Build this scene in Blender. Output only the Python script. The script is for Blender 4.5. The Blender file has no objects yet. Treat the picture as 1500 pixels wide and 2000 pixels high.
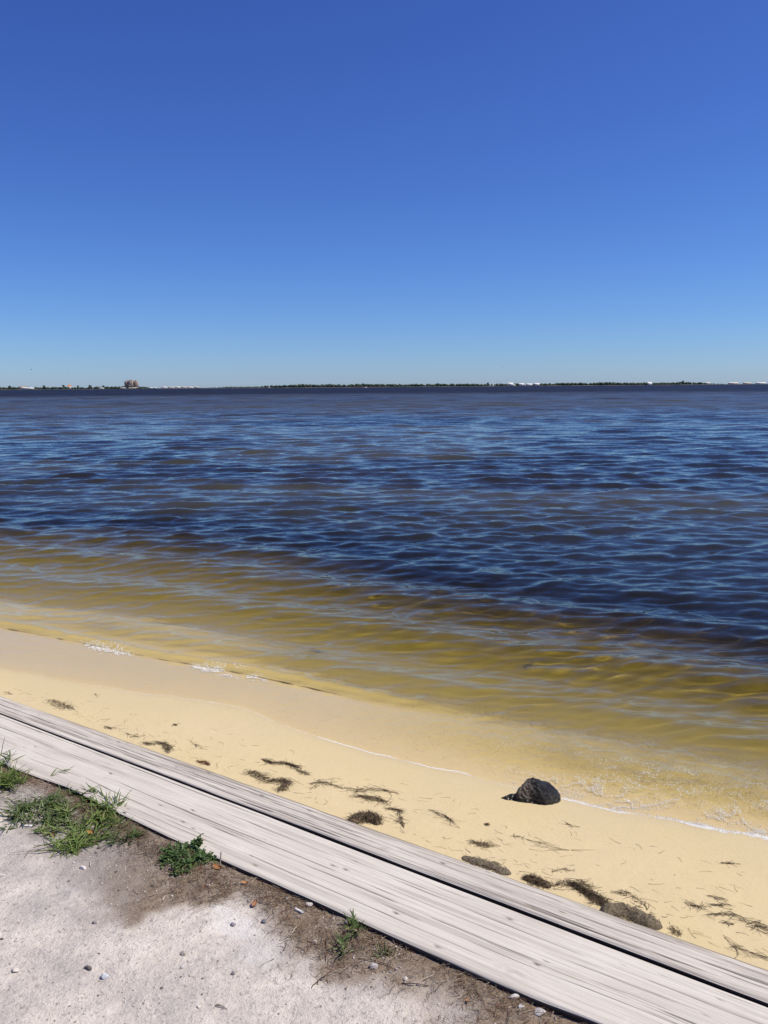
import bpy, bmesh, math, random
import numpy as np
from mathutils import Matrix, Vector

S = bpy.context.scene
COL = S.collection
R = math.radians
PI = math.pi

# ------------------------------------------------------------------ camera, sky, sun, exposure
CAM_Z = 2.0
FPX = 1619.0                      # focal length in pixels of the 1500 x 2000 photograph
PITCH, ROLL = 8.60, -0.42
cam = bpy.data.cameras.new('camera')
cam.sensor_fit = 'VERTICAL'; cam.sensor_height = 24.0; cam.lens = FPX / 2000 * 24.0
cam.clip_start = 0.05; cam.clip_end = 40000
cam_o = bpy.data.objects.new('camera', cam); COL.objects.link(cam_o)
CAMROT = (Matrix.Rotation(R(90 - PITCH), 3, 'X') @ Matrix.Rotation(R(ROLL), 3, 'Z'))
cam_o.matrix_world = Matrix.Translation((0, 0, CAM_Z)) @ CAMROT.to_4x4()
S.camera = cam_o

SUN_EL, SUN_ROT = 57.0, 92.0
w = bpy.data.worlds.new('World'); S.world = w; w.use_nodes = True
wn = w.node_tree
sky = wn.nodes.new('ShaderNodeTexSky'); sky.sky_type = 'NISHITA'; sky.sun_disc = False
sky.altitude = 0; sky.air_density = 0.9; sky.dust_density = 0.2; sky.ozone_density = 9.0
sky.sun_elevation = R(SUN_EL); sky.sun_rotation = R(SUN_ROT)
sepc = wn.nodes.new('ShaderNodeSeparateColor'); comb = wn.nodes.new('ShaderNodeCombineColor')   # the camera's colour response to the sky
wn.links.new(sky.outputs[0], sepc.inputs[0])
for i_, (k_, g_) in enumerate(((.55, 1.19), (.583, 1.24), (1.185, .99))):
    pw = wn.nodes.new('ShaderNodeMath'); pw.operation = 'POWER'; pw.inputs[1].default_value = g_
    ml_ = wn.nodes.new('ShaderNodeMath'); ml_.operation = 'MULTIPLY'; ml_.inputs[1].default_value = k_
    wn.links.new(sepc.outputs[i_], pw.inputs[0]); wn.links.new(pw.outputs[0], ml_.inputs[0]); wn.links.new(ml_.outputs[0], comb.inputs[i_])
wn.links.new(comb.outputs[0], wn.nodes['Background'].inputs[0])
wn.nodes['Background'].inputs[1].default_value = 0.10

SUN_DIR = Vector((math.sin(R(SUN_ROT)) * math.cos(R(SUN_EL)), math.cos(R(SUN_ROT)) * math.cos(R(SUN_EL)), math.sin(R(SUN_EL))))
sl = bpy.data.lights.new('sun', 'SUN'); sl.energy = 5.0; sl.angle = R(0.53); sl.color = (1.0, 0.945, 0.84)
so = bpy.data.objects.new('sun', sl); COL.objects.link(so)
so.rotation_euler = (-SUN_DIR).to_track_quat('-Z', 'Y').to_euler()
sl.cycles.is_caustics_light = True

S.view_settings.view_transform = 'Standard'; S.view_settings.look = 'None'
S.view_settings.exposure = 0.0; S.view_settings.gamma = 1.0
S.view_settings.use_curve_mapping = False
S.render.engine = 'CYCLES'
S.cycles.use_denoising = True
S.cycles.max_bounces = 10; S.cycles.transmission_bounces = 8; S.cycles.diffuse_bounces = 3
S.cycles.sample_clamp_indirect = 6.0
S.cycles.blur_glossy = 0.5

# ------------------------------------------------------------------ helpers
rng = np.random.default_rng(7)
rnd = random.Random(11)

def ray(px, py):
    d = CAMROT @ Vector(((px - 750) / FPX, -(py - 1000) / FPX, -1.0))
    return d
def on_z(px, py, z):
    d = ray(px, py); t = (z - CAM_Z) / d.z
    return Vector((d.x * t, d.y * t, z))
def on_f(px, py, f, z0=0.1, n=14):
    z = z0
    for _ in range(n):
        p = on_z(px, py, z); z = 0.5 * z + 0.5 * float(f(p.x, p.y))
    return Vector((p.x, p.y, z))

def _h(ix, iy, seed):
    h = (ix.astype(np.int64) * 374761393 + iy.astype(np.int64) * 668265263 + seed * 1274126177) & 0xffffffff
    h = ((h ^ (h >> 13)) * 1274126177) & 0xffffffff
    return ((h ^ (h >> 16)) & 0xffffff) / float(0xffffff)
def noise(x, y, seed=0):
    x = np.asarray(x, float); y = np.asarray(y, float)
    ix = np.floor(x).astype(np.int64); iy = np.floor(y).astype(np.int64)
    fx = x - ix; fy = y - iy
    fx = fx * fx * fx * (fx * (fx * 6 - 15) + 10); fy = fy * fy * fy * (fy * (fy * 6 - 15) + 10)
    a = _h(ix, iy, seed); b = _h(ix + 1, iy, seed); c = _h(ix, iy + 1, seed); d = _h(ix + 1, iy + 1, seed)
    return (a + (b - a) * fx) * (1 - fy) + (c + (d - c) * fx) * fy
def fbm(x, y, oct=4, seed=0, gain=.5):
    s = 0; a = 1; t = 0
    for i in range(oct):
        s = s + a * noise(x * 2 ** i + 17.3 * i, y * 2 ** i - 9.1 * i, seed + i); t += a; a *= gain
    return s / t
def sstep(a, b, x):
    t = np.clip((x - a) / (b - a), 0, 1); return t * t * (3 - 2 * t)

def mesh_np(name, V, F, smooth=True):
    V = np.asarray(V, np.float32).reshape(-1, 3); F = np.asarray(F, np.int32)
    me = bpy.data.meshes.new(name)
    k = F.shape[1]
    me.vertices.add(len(V)); me.vertices.foreach_set('co', V.ravel())
    me.loops.add(F.size); me.loops.foreach_set('vertex_index', F.ravel())
    me.polygons.add(len(F)); me.polygons.foreach_set('loop_start', np.arange(0, F.size, k, dtype=np.int32))
    me.update(calc_edges=True); me.validate()
    if smooth: me.polygons.foreach_set('use_smooth', np.ones(len(me.polygons), bool))
    return me
def grid_faces(nr, nc, off=0):
    i = np.arange(nr - 1)[:, None] * nc + np.arange(nc - 1)[None, :] + off
    return np.stack([i, i + 1, i + nc + 1, i + nc], -1).reshape(-1, 4)
def attr(me, name, vals):
    a = me.attributes.new(name, 'FLOAT', 'POINT'); a.data.foreach_set('value', np.asarray(vals, np.float32).ravel())
def attr_col(me, name, vals):
    a = me.attributes.new(name, 'FLOAT_COLOR', 'POINT')
    v = np.ones((len(vals), 4), np.float32); v[:, :3] = vals; a.data.foreach_set('color', v.ravel())
def link(name, me, mat=None, parent=None):
    o = bpy.data.objects.new(name, me); COL.objects.link(o)
    if mat is not None and me is not None and not me.materials: me.materials.append(mat)
    if parent is not None: o.parent = parent
    return o
def tag(o, label=None, cat=None, group=None, kind=None):
    if label: o['label'] = label
    if cat: o['category'] = cat
    if group: o['group'] = group
    if kind: o['kind'] = kind
    return o
def thing(name, label, cat, loc=(0, 0, 0), rz=0, group=None):
    o = bpy.data.objects.new(name, None); COL.objects.link(o)
    o.location = loc; o.rotation_euler = (0, 0, rz); o.empty_display_size = .05
    return tag(o, label, cat, group)

# ---- node helper
class NT:
    def __init__(s, name):
        s.m = bpy.data.materials.new(name); s.m.use_nodes = True
        s.t = s.m.node_tree; s.t.nodes.clear()
        s.out = s.t.nodes.new('ShaderNodeOutputMaterial')
    def n(s, typ, ins=None, **kw):
        nd = s.t.nodes.new(typ)
        for k, v in kw.items(): setattr(nd, k, v)
        for k, v in (ins or {}).items():
            if isinstance(v, bpy.types.NodeSocket): s.t.links.new(v, nd.inputs[k])
            elif v is not None: nd.inputs[k].default_value = v
        return nd
    def l(s, a, b): s.t.links.new(a, b)
    def math(s, op, a, b=0.0, c=None, clamp=False):
        d = {0: a, 1: b}
        if c is not None: d[2] = c
        return s.n('ShaderNodeMath', d, operation=op, use_clamp=clamp).outputs[0]
    def mix(s, f, a, b, blend='MIX'):
        nd = s.n('ShaderNodeMix', data_type='RGBA', blend_type=blend)
        for i, v in ((0, f), (6, a), (7, b)):
            if isinstance(v, bpy.types.NodeSocket): s.t.links.new(v, nd.inputs[i])
            else: nd.inputs[i].default_value = (*v, 1) if isinstance(v, tuple) and len(v) == 3 else v
        return nd.outputs[2]
    def pos(s): return s.n('ShaderNodeNewGeometry').outputs['Position']
    def obj(s): return s.n('ShaderNodeTexCoord').outputs['Object']
    def map(s, vec, scale=(1, 1, 1), rot=(0, 0, 0), loc=(0, 0, 0)):
        return s.n('ShaderNodeMapping', {0: vec, 1: loc, 2: rot, 3: scale}).outputs[0]
    def noise(s, vec, scale, detail=3, rough=.55, dist=0):
        return s.n('ShaderNodeTexNoise', {'Vector': vec, 'Scale': scale, 'Detail': detail, 'Roughness': rough, 'Distortion': dist}).outputs[0]
    def ramp(s, f, a, b, lo=0.0, hi=1.0):
        return s.n('ShaderNodeMapRange', {0: f, 1: a, 2: b, 3: lo, 4: hi}, clamp=True).outputs[0]
    def attr(s, name, col=False):
        return s.n('ShaderNodeAttribute', attribute_name=name).outputs['Color' if col else 'Fac']
    def bump(s, h, dist, strength=1.0, normal=None):
        d = {'Height': h, 'Distance': dist, 'Strength': strength}
        if normal is not None: d['Normal'] = normal
        return s.n('ShaderNodeBump', d).outputs[0]
    def bsdf(s, **kw):
        nd = s.n('ShaderNodeBsdfPrincipled')
        for k, v in kw.items():
            k = k.replace('_', ' ')
            if isinstance(v, bpy.types.NodeSocket): s.l(v, nd.inputs[k])
            else: nd.inputs[k].default_value = (*v, 1) if isinstance(v, tuple) and len(v) == 3 and k != 'Normal' else v
        s.l(nd.outputs[0], s.out.inputs[0]); return nd

# ------------------------------------------------------------------ the shore: shape of beach, bed and sea
SW_PX = [(-250, 1262), (-100, 1290), (0, 1308), (120, 1328), (240, 1350), (400, 1370), (480, 1382), (560, 1422), (640, 1448), (720, 1472), (860, 1502),
         (975, 1530), (1095, 1562), (1200, 1588), (1290, 1596), (1350, 1612), (1430, 1632), (1500, 1640), (1700, 1690)]
FR_PX = [(-250, 1190), (-100, 1207), (0, 1222), (160, 1254), (270, 1279), (380, 1299), (520, 1323), (640, 1346), (800, 1378), (1000, 1415),
         (1200, 1452), (1500, 1503), (1700, 1540)]
def curve(px, z):
    P = np.array([on_z(x, y, z)[:2] for x, y in px])
    return P
_sw = curve(SW_PX, 0.045); _fr = curve(FR_PX, 0.0)
def poly_y(P, x):
    x = np.asarray(x, float)
    y = np.interp(x, P[:, 0], P[:, 1])
    s0 = -.52; s1 = -.50
    y = np.where(x < P[0, 0], P[0, 1] + s0 * (x - P[0, 0]), y)
    return np.where(x > P[-1, 0], P[-1, 1] + s1 * (x - P[-1, 0]), y)
def smooth_curve(P, k=.12):
    xs = np.arange(-60, 60, .02)
    y = poly_y(P, xs); n = int(k / .02) * 2 + 1
    ker = np.hanning(n + 2)[1:-1]; ker /= ker.sum()
    yp = np.pad(y, n // 2, mode='edge')
    return xs, np.convolve(yp, ker, 'valid')
SWX, SWY = smooth_curve(_sw, .10); FRX, FRY = smooth_curve(_fr, .16)
BWX, BWY = smooth_curve(_sw, 1.0)
def d_swash(x, y):                # >0 on the sea side of the line the last swash reached
    x = np.clip(x, -59, 59)
    lob = .020 * (noise(x * 5.0, x * 0 + 3.3, 41) - .5) + .012 * (noise(x * 13.0, x * 0 + 8.3, 42) - .5)
    return (y - np.interp(x, SWX, SWY) - lob * 2) * .88
def d_front(x, y):                # >0 beyond the small breaking front
    x = np.clip(x, -59, 59); return (y - np.interp(x, FRX, FRY)) * .88
def d_shore(x, y):
    x = np.clip(x, -59, 59); return (y - np.interp(x, BWX, BWY)) * .88
def bed_z(x, y):
    x = np.asarray(x, float); y = np.asarray(y, float)
    d = d_shore(x, y); dl = d_swash(x, y)
    land = .045 + .115 * np.maximum(-d, 0) - .02 * np.maximum(-d - 1.2, 0)
    land = np.minimum(land, .34)
    k = .096 + .032 * np.clip(x / 3, -.7, 1)
    sea = .045 - k * np.minimum(d, 4.0) - .075 * np.clip(d - 4.0, 0, 2.5) - .012 * np.clip(d - 6.5, 0, 60)
    far = sstep(5.5, 9, d)
    bars = (-.20 + .34 * (fbm(x * .10 + 3, y * .16, 3, 5) - .46) * 1.8) * far * (1 - sstep(120, 240, d)) + .16 * sstep(18, 40, d) * (1 - sstep(120, 240, d)) - .5 * sstep(120, 240, d)
    z = np.where(d > 0, sea + bars, land)
    z = z + .004 * (fbm(x * 2.2, y * 2.2, 3, 9) - .5) * (1 - far)
    z = z + (.009 * (fbm(x * 3.1, y * 4.2, 3, 11) - .5) + .0035 * (fbm(x * 15, y * 17, 2, 12) - .5)) * sstep(-.12, -.5, dl)
    # wave ripples on the shallow bed
    rip = np.sin((x * .45 + y * .89) * 2 * PI / .11 + 5 * fbm(x * 1.4, y * 1.4, 2, 15))
    z = z + .0035 * rip * sstep(.6, 1.5, d) * (1 - sstep(6, 9, d))
    z = z + (.0022 + .0030 * sstep(-.2, .9, x)) * (noise(x * 22 + y * 6, y * 32, 21) + .6 * noise(x * 50, y * 55, 22) - .8) * sstep(.02, .25, dl) * (1 - sstep(.9, 1.8, dl))
    return z

# wave spectrum: many short-crested components, steepness roughly even over the octaves
_W = []
_wr = np.random.default_rng(23)
for i in range(150):
    lam = .10 * (900.0 ** (i / 149.0))
    th = R(-90 + 8 + _wr.normal(0, 21))          # travelling toward the shore
    st = (.044 if .7 < lam < 3.2 else .030) if lam > .35 else .034
    _W.append((lam, math.cos(th), math.sin(th), st * lam / (2 * PI) * 1.0, _wr.uniform(0, 2 * PI)))
def waves(x, y, spacing, lo, hi):
    z = np.zeros_like(x); wx = .35 * (fbm(x * .35, y * .35, 2, 33) - .5); wy = .35 * (fbm(x * .35, y * .35, 2, 37) - .5)
    r = np.hypot(x, y)
    for lam, cx, cy, a, ph in _W:
        if not lo <= lam < hi: continue
        f = sstep(2.6, 5.0, lam / spacing) * (1 - sstep(.045, .11, lam / r))
        if not np.any(f > 0): continue
        z += f * (1 - .5 * sstep(12, 40, r)) * a * np.sin(2 * PI / lam * ((x + wx) * cx + (y + wy) * cy) + ph)
    return z
def dratio(r): return np.where(r < 34, .0046, np.where(r < 300, .0056, .012))
def make_rows():
    rs = [1.55]
    while rs[-1] < 6500:
        r = rs[-1]; q = float(dratio(r))
        rs.append(r * (1 + q))
    return np.array(rs)
ROWS = make_rows()
_a = np.concatenate([np.arange(-78, -34, 1.5), np.arange(-34, 34.01, .18), np.arange(35.5, 79, 1.5)])
ANG = np.radians(_a)
RR, AA = np.meshgrid(ROWS, ANG, indexing='ij')
GX = RR * np.sin(AA); GY = RR * np.cos(AA)
SP = RR * dratio(RR)
SP = np.maximum(SP, RR * np.radians(.18) * .6)
NR, NC = GX.shape
BED = bed_z(GX, GY)
DS = d_swash(GX, GY); DF = d_front(GX, GY); DH = d_shore(GX, GY)
WV = waves(GX, GY, SP, 0, .42) * (.75 + .25 * sstep(0.0, 3.0, DF)) + waves(GX, GY, SP, .42, 1e9) * (.16 + .84 * sstep(0.0, 4.5, DF))
WV = WV * (1 - .30 * sstep(60, 400, RR)) * (1 - .6 * sstep(1200, 3500, RR))
WV = WV + .35 * WV * np.abs(WV) / (.02 + np.abs(WV)) * (WV > 0)          # a little sharper crests
left = 1 - sstep(-.9, .9, GX)
front = sstep(-.13, .12, DF)
lip = np.exp(-((DF - .06) / .07) ** 2) * .030 * left + np.exp(-((DF - .10) / .14) ** 2) * .008 * left
swell = .022 * np.sin(2 * PI * (DF - .15) / 1.15 + 2.0 * fbm(GX * .5, GY * .3, 2, 61)) * sstep(.1, .5, DF) * (1 - sstep(2.5, 5, DF))
_rt = sstep(-.5, 1.3, GX) * sstep(.03, .55, DS)
film = .0028 + .046 * _rt + .0075 * _rt * (noise(GX * 9 + .6 * GY, GY * 12, 71) - .5) + .0040 * _rt * (noise(GX * 19, GY * 23, 72) - .5) + (.0006 + .0020 * _rt) * (fbm(GX * 9, GY * 11, 3, 73) - .5) * 2
SEA = np.maximum(WV + lip + swell - .040 * (1 - front) * left - .010, BED + np.maximum(film, .0010) * sstep(-.01, .10 , DS))
SEA = np.where(DS < -.004, BED - .004 - .10 * np.minimum(-DS, 1), SEA)
print('grid', NR, NC, NR * NC)

def sea_z(x, y):
    r = math.hypot(x, y); a = math.degrees(math.atan2(x, y))
    i = int(np.clip(np.searchsorted(ROWS, r), 1, NR - 1)); j = int(np.clip(np.searchsorted(_a, a), 1, NC - 1))
    return float(SEA[i, j])

# ---- sand
m = NT('sand')
P = m.pos()
g1 = m.noise(P, 900, 2, .7); g2 = m.noise(P, 60, 4, .6); g3 = m.noise(P, 1.6, 4, .6)
grain = m.ramp(g1, .3, .7)
c = m.mix(grain, (.52, .405, .222), (.66, .532, .325))
c = m.mix(m.ramp(g3, .35, .65), c, m.mix(.5, c, (.60, .48, .245)))
c = m.mix(m.math('MULTIPLY', m.ramp(g2, .55, .75), .25), c, (.40, .29, .16))
wet = m.attr('wet')
c = m.mix(m.math('MULTIPLY', wet, .62), c, (.40, .325, .185))
grass = m.attr('grass')
c = m.mix(grass, c, (.020, .022, .012))
hb = m.math('ADD', m.math('MULTIPLY', g1, .45), m.math('MULTIPLY', g2, 1.3))
rough = m.ramp(wet, 0, 1, .9, .55)
m.bsdf(Base_Color=c, Roughness=rough, Normal=m.bump(hb, .0035, .5), Specular_IOR_Level=.35)
SAND = m.m
keep = ROWS < 250
nk = int(keep.sum())
bedV = np.stack([GX[:nk], GY[:nk], BED[:nk]], -1)
far_rows = []
for r in (280, 340, 450, 900, 2500, 6600):
    far_rows.append(np.stack([r * np.sin(ANG), r * np.cos(ANG), np.full(NC, -1.6)], -1))
bedV = np.concatenate([bedV, np.array(far_rows)], 0)
me = mesh_np('beach', bedV, grid_faces(nk + 6, NC))
wet = (.22 * sstep(-.55, -.05, DS + .25 * (fbm(GX * 1.1, GY * 1.1, 3, 51) - .5)) + .50 * sstep(-.10, .08, DS + .06 * (fbm(GX * 6, GY * 6, 3, 53) - .5)) + .28 * sstep(.0, .5, DS))[:nk]
gr = sstep(.50, .60, fbm(GX * .13 + 7, GY * .20 + 2, 4, 81)) * sstep(5.0, 9.0, DH)
gr = np.maximum(gr, sstep(3.0, 5.6, DH + .9 * np.clip(GX / 3, -.4, 1) + 1.8 * (fbm(GX * .5, GY * .5, 3, 83) - .5)) * (1 - sstep(9, 13, DH + 3 * fbm(GX * .2, GY * .2, 2, 85))) * .95)[:nk]
attr(me, 'wet', np.concatenate([wet.ravel(), np.ones(6 * NC)]))
attr(me, 'grass', np.concatenate([gr.ravel(), np.ones(6 * NC) * .6]))
beach = tag(link('beach', me, SAND), kind='structure')
beach.cycles.is_caustics_receiver = True

# ---- sea water
TANNIN = (2.35, 2.60, 7.4)
m = NT('tannin_water')
P = m.pos()
# wavelets too small for the mesh: slopes from noise stretched along the crests
def slope(scale, rot, stretch, seed):
    nd = m.n('ShaderNodeTexNoise', {'Vector': m.map(P, (stretch, 1, 1), (0, 0, R(rot)), (seed, seed, 0)), 'Scale': scale, 'Detail': 3, 'Roughness': .6})
    return m.n('ShaderNodeVectorMath', {0: nd.outputs[1], 1: (.5, .5, .5)}, operation='SUBTRACT').outputs[0]
sl1 = m.n('ShaderNodeVectorMath', {0: slope(4.2, 6, .38, 3.1), 1: (.32, .62, 0)}, operation='MULTIPLY').outputs[0]
sl2 = m.n('ShaderNodeVectorMath', {0: slope(16.0, -9, .45, 7.7), 1: (.36, .68, 0)}, operation='MULTIPLY').outputs[0]
gust = m.ramp(m.noise(m.map(P, (.5, 1, 1)), .16, 4, .6), .3, .7, .55, 1.25)
sl = m.n('ShaderNodeVectorMath', {0: sl1, 1: sl2}, operation='ADD').outputs[0]
sl = m.n('ShaderNodeVectorMath', {0: sl, 3: m.math('MULTIPLY', gust, m.attr('ripple'))}, operation='SCALE').outputs[0]
lee = m.n('ShaderNodeVectorMath', {0: (0, -.21, 0), 3: m.attr('chop')}, operation='SCALE').outputs[0]      # wind waves are steeper on the side that faces the shore
sl = m.n('ShaderNodeVectorMath', {0: sl, 1: lee}, operation='ADD').outputs[0]
nb = m.n('ShaderNodeVectorMath', {0: m.n('ShaderNodeVectorMath', {0: m.n('ShaderNodeNewGeometry').outputs['Normal'], 1: sl}, operation='ADD').outputs[0]}, operation='NORMALIZE').outputs[0]
dep = m.attr('depth')                       # metres of tea-coloured water under this point: tannin takes the blue first
tr = [m.math('EXPONENT', m.math('MULTIPLY', dep, -k)) for k in TANNIN]
tc = m.n('ShaderNodeCombineColor', {0: tr[0], 1: tr[1], 2: tr[2]}).outputs[0]
rf = m.n('ShaderNodeBsdfRefraction', {'Color': tc, 'Roughness': 0.0, 'IOR': 1.333, 'Normal': nb})
gg = m.n('ShaderNodeBsdfGlossy', {'Color': (1, 1, .92, 1), 'Roughness': m.math('ADD', .03, m.math('MULTIPLY', m.attr('chop'), .16)), 'Normal': nb})
fr = m.n('ShaderNodeFresnel', {'IOR': 1.333, 'Normal': nb})
thin = m.math('LESS_THAN', dep, m.ramp(m.noise(P, 150, 2, .7), .3, .7, .030, .085))
tp = m.n('ShaderNodeBsdfTransparent', {'Color': tc})       # a film too thin to bend the light
rt = m.n('ShaderNodeMixShader', {0: thin, 1: rf.outputs[0], 2: tp.outputs[0]})
silt = m.n('ShaderNodeBsdfDiffuse', {'Color': (.062, .058, .034, 1)})       # fine silt in suspension gives the deeper water its own brown
rt = m.n('ShaderNodeMixShader', {0: m.attr('turbid'), 1: rt.outputs[0], 2: silt.outputs[0]})
ff = m.math('MULTIPLY', fr.outputs[0], m.math('SUBTRACT', 1.0, m.math('MULTIPLY', m.attr('chop'), .30)))
mx = m.n('ShaderNodeMixShader', {0: ff, 1: rt.outputs[0], 2: gg.outputs[0]})
m.l(mx.outputs[0], m.out.inputs[0])
WATER = m.m
me = mesh_np('sea', np.stack([GX, GY, SEA], -1), grid_faces(NR, NC))
attr(me, 'depth', np.clip(SEA - BED, 0, 3))
_tp = sstep(.46, .60, fbm(GX * .09 + 5, GY * .15 + 1, 4, 91))
turb = sstep(.25, .6, SEA - BED) * (.24 + .56 * _tp * sstep(10, 16, RR) * (1 - sstep(70, 120, RR)) + .50 * sstep(40, 90, RR) * (1 - sstep(170, 300, RR)) * (.7 + .6 * (1 - _tp)))
attr(me, 'turbid', np.clip(turb, 0, .9))
attr(me, 'chop', .50 * sstep(25, 100, RR) + .50 * sstep(160, 320, RR))          # unresolved wind chop roughens the far water
attr(me, 'ripple', (sstep(-.05, .8, DF) * .42 + .03) * (1 + .15 * sstep(12, 35, RR) - .15 * sstep(40, 90, RR) * (1 - sstep(170, 330, RR)) + .3 * sstep(170, 330, RR)))
sea = tag(link('sea', me, WATER), kind='structure')
sea.cycles.is_caustics_caster = True

# ------------------------------------------------------------------ timber edging: frame of the two planks
B = 0.48                                              # top of the planks above the still water
_g0 = on_z(0, 1392, B); _g1 = on_z(1500, 1960, B)
U = (_g1 - _g0).normalized(); N = Vector((-U.y, U.x, 0.0))
if N.y < 0: N = -N
O0 = (_g0 + _g1) / 2
def st(p): q = p - O0; return q.dot(U), q.dot(N)
def xy(s, t): return O0.x + U.x * s + N.x * t, O0.y + U.y * s + N.y * t
_near = [st(on_z(x, y, B)) for x, y in ((30, 1500), (140, 1531), (240, 1586), (330, 1634), (420, 1672), (520, 1716), (600, 1752), (700, 1797), (800, 1843), (930, 1902), (1050, 1952), (1190, 2000))]
_out = [st(on_z(x, y, B)) for x, y in ((0, 1358), (780, 1636), (1500, 1892))]
_ns, _nt = np.array(_near).T; _os, _ot = np.array(_out).T
print('plank near t', _nt.round(3), 'outer', _ot.round(3), 's', _ns.round(2))
def t_near(s): return np.interp(s, _ns, _nt) * .5 + .5 * _nt.mean()
def t_out(s): return np.interp(s, _os, _ot)

def ground_h(x, y):                                   # dirt on the path side
    x = np.asarray(x, float); y = np.asarray(y, float)
    s = (x - O0.x) * U.x + (y - O0.y) * U.y; t = (x - O0.x) * N.x + (y - O0.y) * N.y
    lo = .003 + .011 * sstep(-1.3, -.5, s) - .003 * sstep(.2, 1.2, s)
    z = B - lo + .016 * (fbm(x * 1.6, y * 1.6, 3, 101) - .5) + .010 * (fbm(x * 7, y * 7, 3, 103) - .5) + .0060 * (fbm(x * 30, y * 30, 3, 105) - .5)
    z = z - .006 * sstep(.42, .30, fbm(x * 11 + 4, y * 11, 2, 107)) * sstep(-.9, -.4, -np.abs(t)) * 0
    near = np.exp(-((t - t_near(s)) / .05) ** 2)
    return z - .010 * near * (fbm(x * 6, y * 6, 2, 109))
SOIL_PX = [(-400, 1480), (-100, 1575), (0, 1612), (60, 1640), (130, 1700), (200, 1765), (280, 1800), (350, 1802), (440, 1778), (500, 1800), (560, 1850), (640, 1885), (720, 1925), (800, 1965), (870, 2010), (1000, 2090), (1300, 2300)]
_so = np.array([st(on_z(x, y, B - .03)) for x, y in SOIL_PX])
def soil_amt(x, y):
    s = (x - O0.x) * U.x + (y - O0.y) * U.y; t = (x - O0.x) * N.x + (y - O0.y) * N.y
    e = t - np.interp(s, _so[:, 0], _so[:, 1]) + .32 * (fbm(x * 5, y * 5, 4, 111) - .5) + .10 * (fbm(x * 19, y * 19, 3, 113) - .5)
    return sstep(-.09, .09, e), s, t

sa = np.concatenate([np.arange(-60, -3.2, 2.5), np.arange(-3.2, 2.6, .011), np.arange(2.7, 60, 2.5)])
ta = np.concatenate([np.arange(-60, -2.3, 2.5), np.arange(-2.25, -.24, .0105), [-.235, -.228, -.215, -.20, -.12, -.03]])
gs, gt = np.meshgrid(ta, sa, indexing='ij')
gt, gs = gs, gt
gx = O0.x + U.x * gs + N.x * gt; gy = O0.y + U.y * gs + N.y * gt
gz = ground_h(gx, gy)
gz = np.where(gt > -.21, np.minimum(gz, B - .06), gz)
soil, _, _ = soil_amt(gx, gy)
m = NT('shell_dirt')
P = m.pos()
so_ = m.attr('soil')
n_big = m.noise(P, 3.2, 5, .6); n_mid = m.noise(P, 17, 5, .65); n_fin = m.noise(P, 130, 4, .7); n_gr = m.noise(P, 420, 2, .6)
pale = m.mix(m.ramp(n_mid, .35, .68), (.60, .525, .445), (.76, .675, .575))
pale = m.mix(m.ramp(n_big, .40, .60), pale, m.mix(.75, pale, (.43, .385, .355)))
pale = m.mix(m.math('MULTIPLY', m.ramp(n_fin, .58, .70), .75), pale, (.27, .225, .185))
sp_ = m.noise(P, 62, 3, .7)
pale = m.mix(m.math('MULTIPLY', m.ramp(sp_, .57, .68), .8), pale, (.29, .25, .215))
st_ = m.noise(P, 6.5, 5, .7)
pale = m.mix(m.math('MULTIPLY', m.ramp(st_, .57, .72), .40), pale, (.32, .285, .255))
pale = m.mix(m.math('MULTIPLY', m.ramp(sp_, .42, .32), .55), pale, (.76, .68, .59))
pale = m.mix(m.math('MULTIPLY', m.ramp(n_fin, .40, .26), .6), pale, (.72, .65, .57))
grey = m.mix(m.ramp(n_mid, .3, .7), (.27, .235, .205), (.44, .395, .35))
grey = m.mix(m.ramp(n_gr, .62, .72), grey, (.60, .55, .50))
grey = m.mix(m.math('MULTIPLY', m.ramp(n_fin, .56, .70), .6), grey, (.11, .085, .065))
brown = m.mix(m.ramp(n_fin, .35, .65), (.13, .09, .06), (.30, .225, .155))
soilc = m.mix(m.attr('humus'), grey, brown)
c = m.mix(m.math('MULTIPLY', so_, m.ramp(n_mid, .18, .55, .55, 1.0)), pale, soilc)
c = m.mix(m.attr('chalk'), c, (.76, .72, .66))
hh = m.math('ADD', m.math('ADD', m.math('MULTIPLY', n_mid, 1.6), m.math('MULTIPLY', n_fin, .8)), m.math('MULTIPLY', n_gr, .22))
m.bsdf(Base_Color=c, Roughness=.95, Specular_IOR_Level=.15, Normal=m.bump(hh, .008, .95))
DIRT = m.m
me = mesh_np('ground', np.stack([gx, gy, gz], -1), grid_faces(len(ta), len(sa)))
attr(me, 'soil', soil)
hum = sstep(-.30, .15, gs + .5 * (fbm(gx * 4, gy * 4, 3, 121) - .5)) * .9 + .1
hum = np.maximum(hum, sstep(.11, .02, t_near(gs) - gt) * .8)
hum = np.maximum(hum, .7 * (1 - sstep(-1.25, -.95, gs)))
attr(me, 'humus', hum)
def blob(px, py, rx, ry, seed):
    p = on_z(px, py, B - .03); s0, t0 = st(p)
    d = np.hypot((gs - s0) / rx, (gt - t0) / ry) + 1.1 * (fbm(gx * 22, gy * 22, 3, seed) - .5)
    return sstep(1.0, .45, d)
attr(me, 'chalk', np.maximum(blob(462, 1822, .11, .065, 131) * .62, np.maximum(blob(505, 1872, .12, .06, 132) * .35, blob(440, 1795, .06, .04, 133) * .6)))
ground = tag(link('ground', me, DIRT), kind='structure')

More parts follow.
